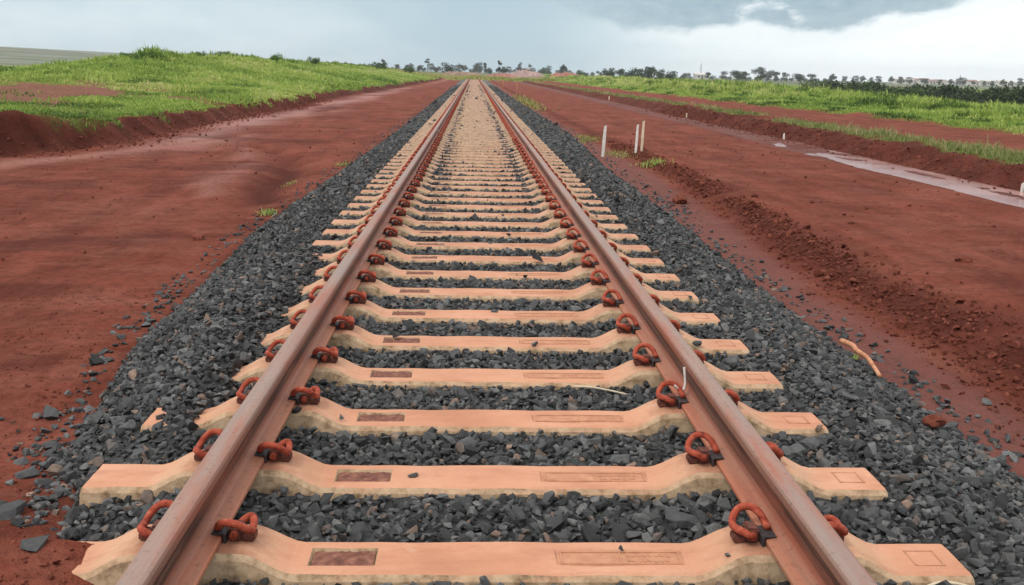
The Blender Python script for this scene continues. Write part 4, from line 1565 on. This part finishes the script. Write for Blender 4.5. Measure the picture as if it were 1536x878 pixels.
# far skyline on the right, behind the thicket
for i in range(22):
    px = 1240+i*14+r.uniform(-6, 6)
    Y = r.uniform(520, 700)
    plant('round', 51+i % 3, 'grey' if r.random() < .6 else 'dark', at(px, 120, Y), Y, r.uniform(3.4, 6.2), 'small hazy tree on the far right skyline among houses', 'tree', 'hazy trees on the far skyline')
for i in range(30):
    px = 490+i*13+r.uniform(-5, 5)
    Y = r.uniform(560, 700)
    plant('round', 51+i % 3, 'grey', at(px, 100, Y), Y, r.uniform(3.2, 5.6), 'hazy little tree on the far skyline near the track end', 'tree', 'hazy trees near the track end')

for i in range(70):
    px = 480+i*11.2+r.uniform(-6, 6)
    Y = r.uniform(540, 690)
    plant('bush', 61+i % 4, 'grey' if r.random() < .6 else 'dark', at(px, 105, Y), Y, r.uniform(1.8, 3.4), 'low hazy bush in the long dark line along the horizon', 'bush', 'bushes along the horizon')

# ------------------------------------------------------------------ houses, masts, heaps far away
wallm = simple('pale_render', [(0.3, (0.52, 0.48, 0.44)), (0.7, (0.70, 0.67, 0.62))], 0.6, 0.9, 0)
roofm = simple('roof_tile', [(0.3, (0.22, 0.12, 0.09)), (0.7, (0.36, 0.22, 0.17))], 1.5, 0.9, 0)
roofg = simple('roof_dark', [(0.3, (0.05, 0.05, 0.055)), (0.7, (0.10, 0.10, 0.105))], 1.5, 0.9, 0)
glassm = simple('dark_window', [(0.3, (0.03, 0.035, 0.04)), (0.7, (0.05, 0.055, 0.06))], 2, 0.2, 0)


def house(px, Y, w, d, h, roof_mat, label, group, rz=0.0):
    x = at(px, 110, Y)
    root = empty('small_house', (x, Y, gz(x, Y)), rz)
    bm = bmesh.new()
    bxx(bm, 0, 0, h/2-0.6, w, d, h+1.2)
    link('wall', bm_mesh('wall', bm), wallm, root)
    bm = bmesh.new()
    rh = h*0.38
    o_ = 0.4
    P_ = [(-w/2-o_, -d/2-o_, h), (w/2+o_, -d/2-o_, h), (w/2+o_, d/2+o_, h), (-w/2-o_, d/2+o_, h), (-w/2-o_, 0, h+rh), (w/2+o_, 0, h+rh)]
    v_ = [bm.verts.new(q) for q in P_]
    for f in ((0, 1, 5, 4), (2, 3, 4, 5), (0, 4, 3), (1, 2, 5), (3, 2, 1, 0)):
        bm.faces.new([v_[q] for q in f])
    link('roof', bm_mesh('roof', bm), roof_mat, root)
    for k in (-1, 1):
        bm = bmesh.new()
        bxx(bm, k*w*.26, -d/2-0.03, h*.55, w*.16, 0.1, h*.32)
        link('window', bm_mesh('window', bm), glassm, root)
    bm = bmesh.new()
    bxx(bm, 0, -d/2-0.03, h*.38, w*.13, 0.1, h*.72)
    link('door', bm_mesh('door', bm), roofg, root)
    tag(root, label, 'house', group)


house(845, 560, 8, 6, 2.4, roofg, 'pale low house with a dark roof left above the red earth heap', 'houses on the horizon')
house(788, 640, 8, 6, 2.4, roofm, 'pinkish small house among rubble and palms right of the track end', 'houses on the horizon')
house(1052, 600, 8, 6, 2.8, wallm, 'tiny pale house on the skyline right of the dark clump', 'houses on the horizon')
for i in range(26):
    px = 1345+i*8.0+r.uniform(-3, 3)
    house(px, r.uniform(720, 900), r.uniform(6, 10), 7, r.uniform(2.4, 3.4), roofm if r.random() < .6 else wallm, 'tiny pale house of the hazy town on the right skyline', 'houses of the far town', r.uniform(-.4, .4))


def mast(px, Y, h, label):
    x = at(px, 110, Y)
    root = empty('lattice_mast', (x, Y, gz(x, Y)))
    bm = bmesh.new()
    for sx, sy in ((-1, -1), (1, -1), (1, 1), (-1, 1)):
        t_ = tube([(sx*.7, sy*.7, -0.3), (sx*.4, sy*.4, h*.5), (sx*.12, sy*.12, h)], 0.10, 4, .8)
        me_ = bpy.data.meshes.new('t')
        t_.to_mesh(me_)
        t_.free()
        bm.from_mesh(me_)
    for k in range(8):
        zz = h*k/8
        wv = 0.7-0.58*k/8
        bxx(bm, 0, -wv, zz+h/16, wv*2, 0.07, 0.07)
        bxx(bm, 0, wv, zz+h/16, wv*2, 0.07, 0.07)
        bxx(bm, -wv, 0, zz+h/16, 0.07, wv*2, 0.07)
        bxx(bm, wv, 0, zz+h/16, 0.07, wv*2, 0.07)
    link('tower_frame', bm_mesh('tower_frame', bm), simple('mast_grey', [(0.3, (.35, .37, .38)), (.7, (.45, .47, .48))], 2, .6, 0), root)
    bm = bmesh.new()
    bxx(bm, 0, 0, h+0.5, 0.08, 0.08, 1.4)
    link('antenna', bm_mesh('antenna', bm), wallm, root)
    tag(root, label, 'mast')


mast(1051, 620, 9.5, 'thin grey mast on the skyline right of the dark tree clump')
mast(1441, 640, 6.5, 'thin grey mast standing above the far right town')


def heap(px, Y, w, h, d, mat, label, name='earth_heap'):
    x = at(px, 115, Y)
    nx_, ny_ = 40, 18
    u, v = np.meshgrid(np.linspace(-1, 1, nx_), np.linspace(-1, 1, ny_))
    prof_ = np.clip(1-(np.abs(u)**2.6+np.abs(v)**2.0), 0, 1)**0.7
    zz = h*prof_*(0.35+1.3*fbm(u*3.5+px, v*2.5, 5, 4))-0.25
    ii_ = np.arange(nx_*ny_).reshape(ny_, nx_)
    me_ = np_mesh(name, np.stack([u*w/2, v*d/2, zz], -1).reshape(-1, 3), np.stack([ii_[:-1, :-1], ii_[:-1, 1:], ii_[1:, 1:], ii_[1:, :-1]], -1).reshape(-1, 4), True, {'rnd': np.zeros(nx_*ny_)})
    o = link(name, me_, mat)
    o.location = (x, Y, gz(x, Y))
    tag(o, label, 'earth heap')


heap_red = simple('heap_soil', [(0.3, (0.24, 0.09, 0.065)), (0.5, (0.33, 0.135, 0.10)), (0.7, (0.40, 0.20, 0.15))], 0.9, 0.95, 0.6, 2, 0.2)
heap_pink = simple('heap_rubble', [(0.3, (0.26, 0.16, 0.14)), (0.5, (0.36, 0.23, 0.21)), (0.7, (0.48, 0.36, 0.33))], 0.8, 0.95, 0.6, 2, 0.2)
heap_brown = simple('heap_brown', [(0.3, (0.17, 0.11, 0.075)), (0.5, (0.25, 0.16, 0.11)), (0.7, (0.32, 0.23, 0.16))], 0.8, 0.95, 0.6, 2, 0.2)
heap(850, 250, 9.5, 1.55, 6, heap_red, 'rounded red earth heap beyond the right road on the horizon')
heap(787, 270, 13, 2.0, 6, heap_pink, 'pinkish rubble heap right of the track end')
heap(752, 235, 9, 0.9, 5, heap_red, 'low red earth heap close to the track end, left of the pink rubble')
heap(688, 300, 17, 1.5, 6, heap_brown, 'long brown earth heap left of the track end')

# ------------------------------------------------------------------ haze
HAZE = True
if HAZE:
    bm = bmesh.new()
    x0, x1, y0, y1, z0, z1 = -1720, 1720, -40, 1860, -5, 25
    bxx(bm, (x0+x1)/2, (y0+y1)/2, (z0+z1)/2, x1-x0, y1-y0, z1-z0)
    hm = bpy.data.materials.new('haze_air')
    hm.use_nodes = True
    t_ = hm.node_tree
    t_.nodes.clear()
    oo = t_.nodes.new('ShaderNodeOutputMaterial')
    pv = t_.nodes.new('ShaderNodeVolumePrincipled')
    pv.inputs['Color'].default_value = (0.90, 0.95, 1.0, 1)
    pv.inputs['Density'].default_value = 0.00028
    pv.inputs['Anisotropy'].default_value = 0.0
    t_.links.new(pv.outputs[0], oo.inputs['Volume'])
    hz = link('haze', bm_mesh('haze', bm), hm)
    tag(hz, kind='stuff')
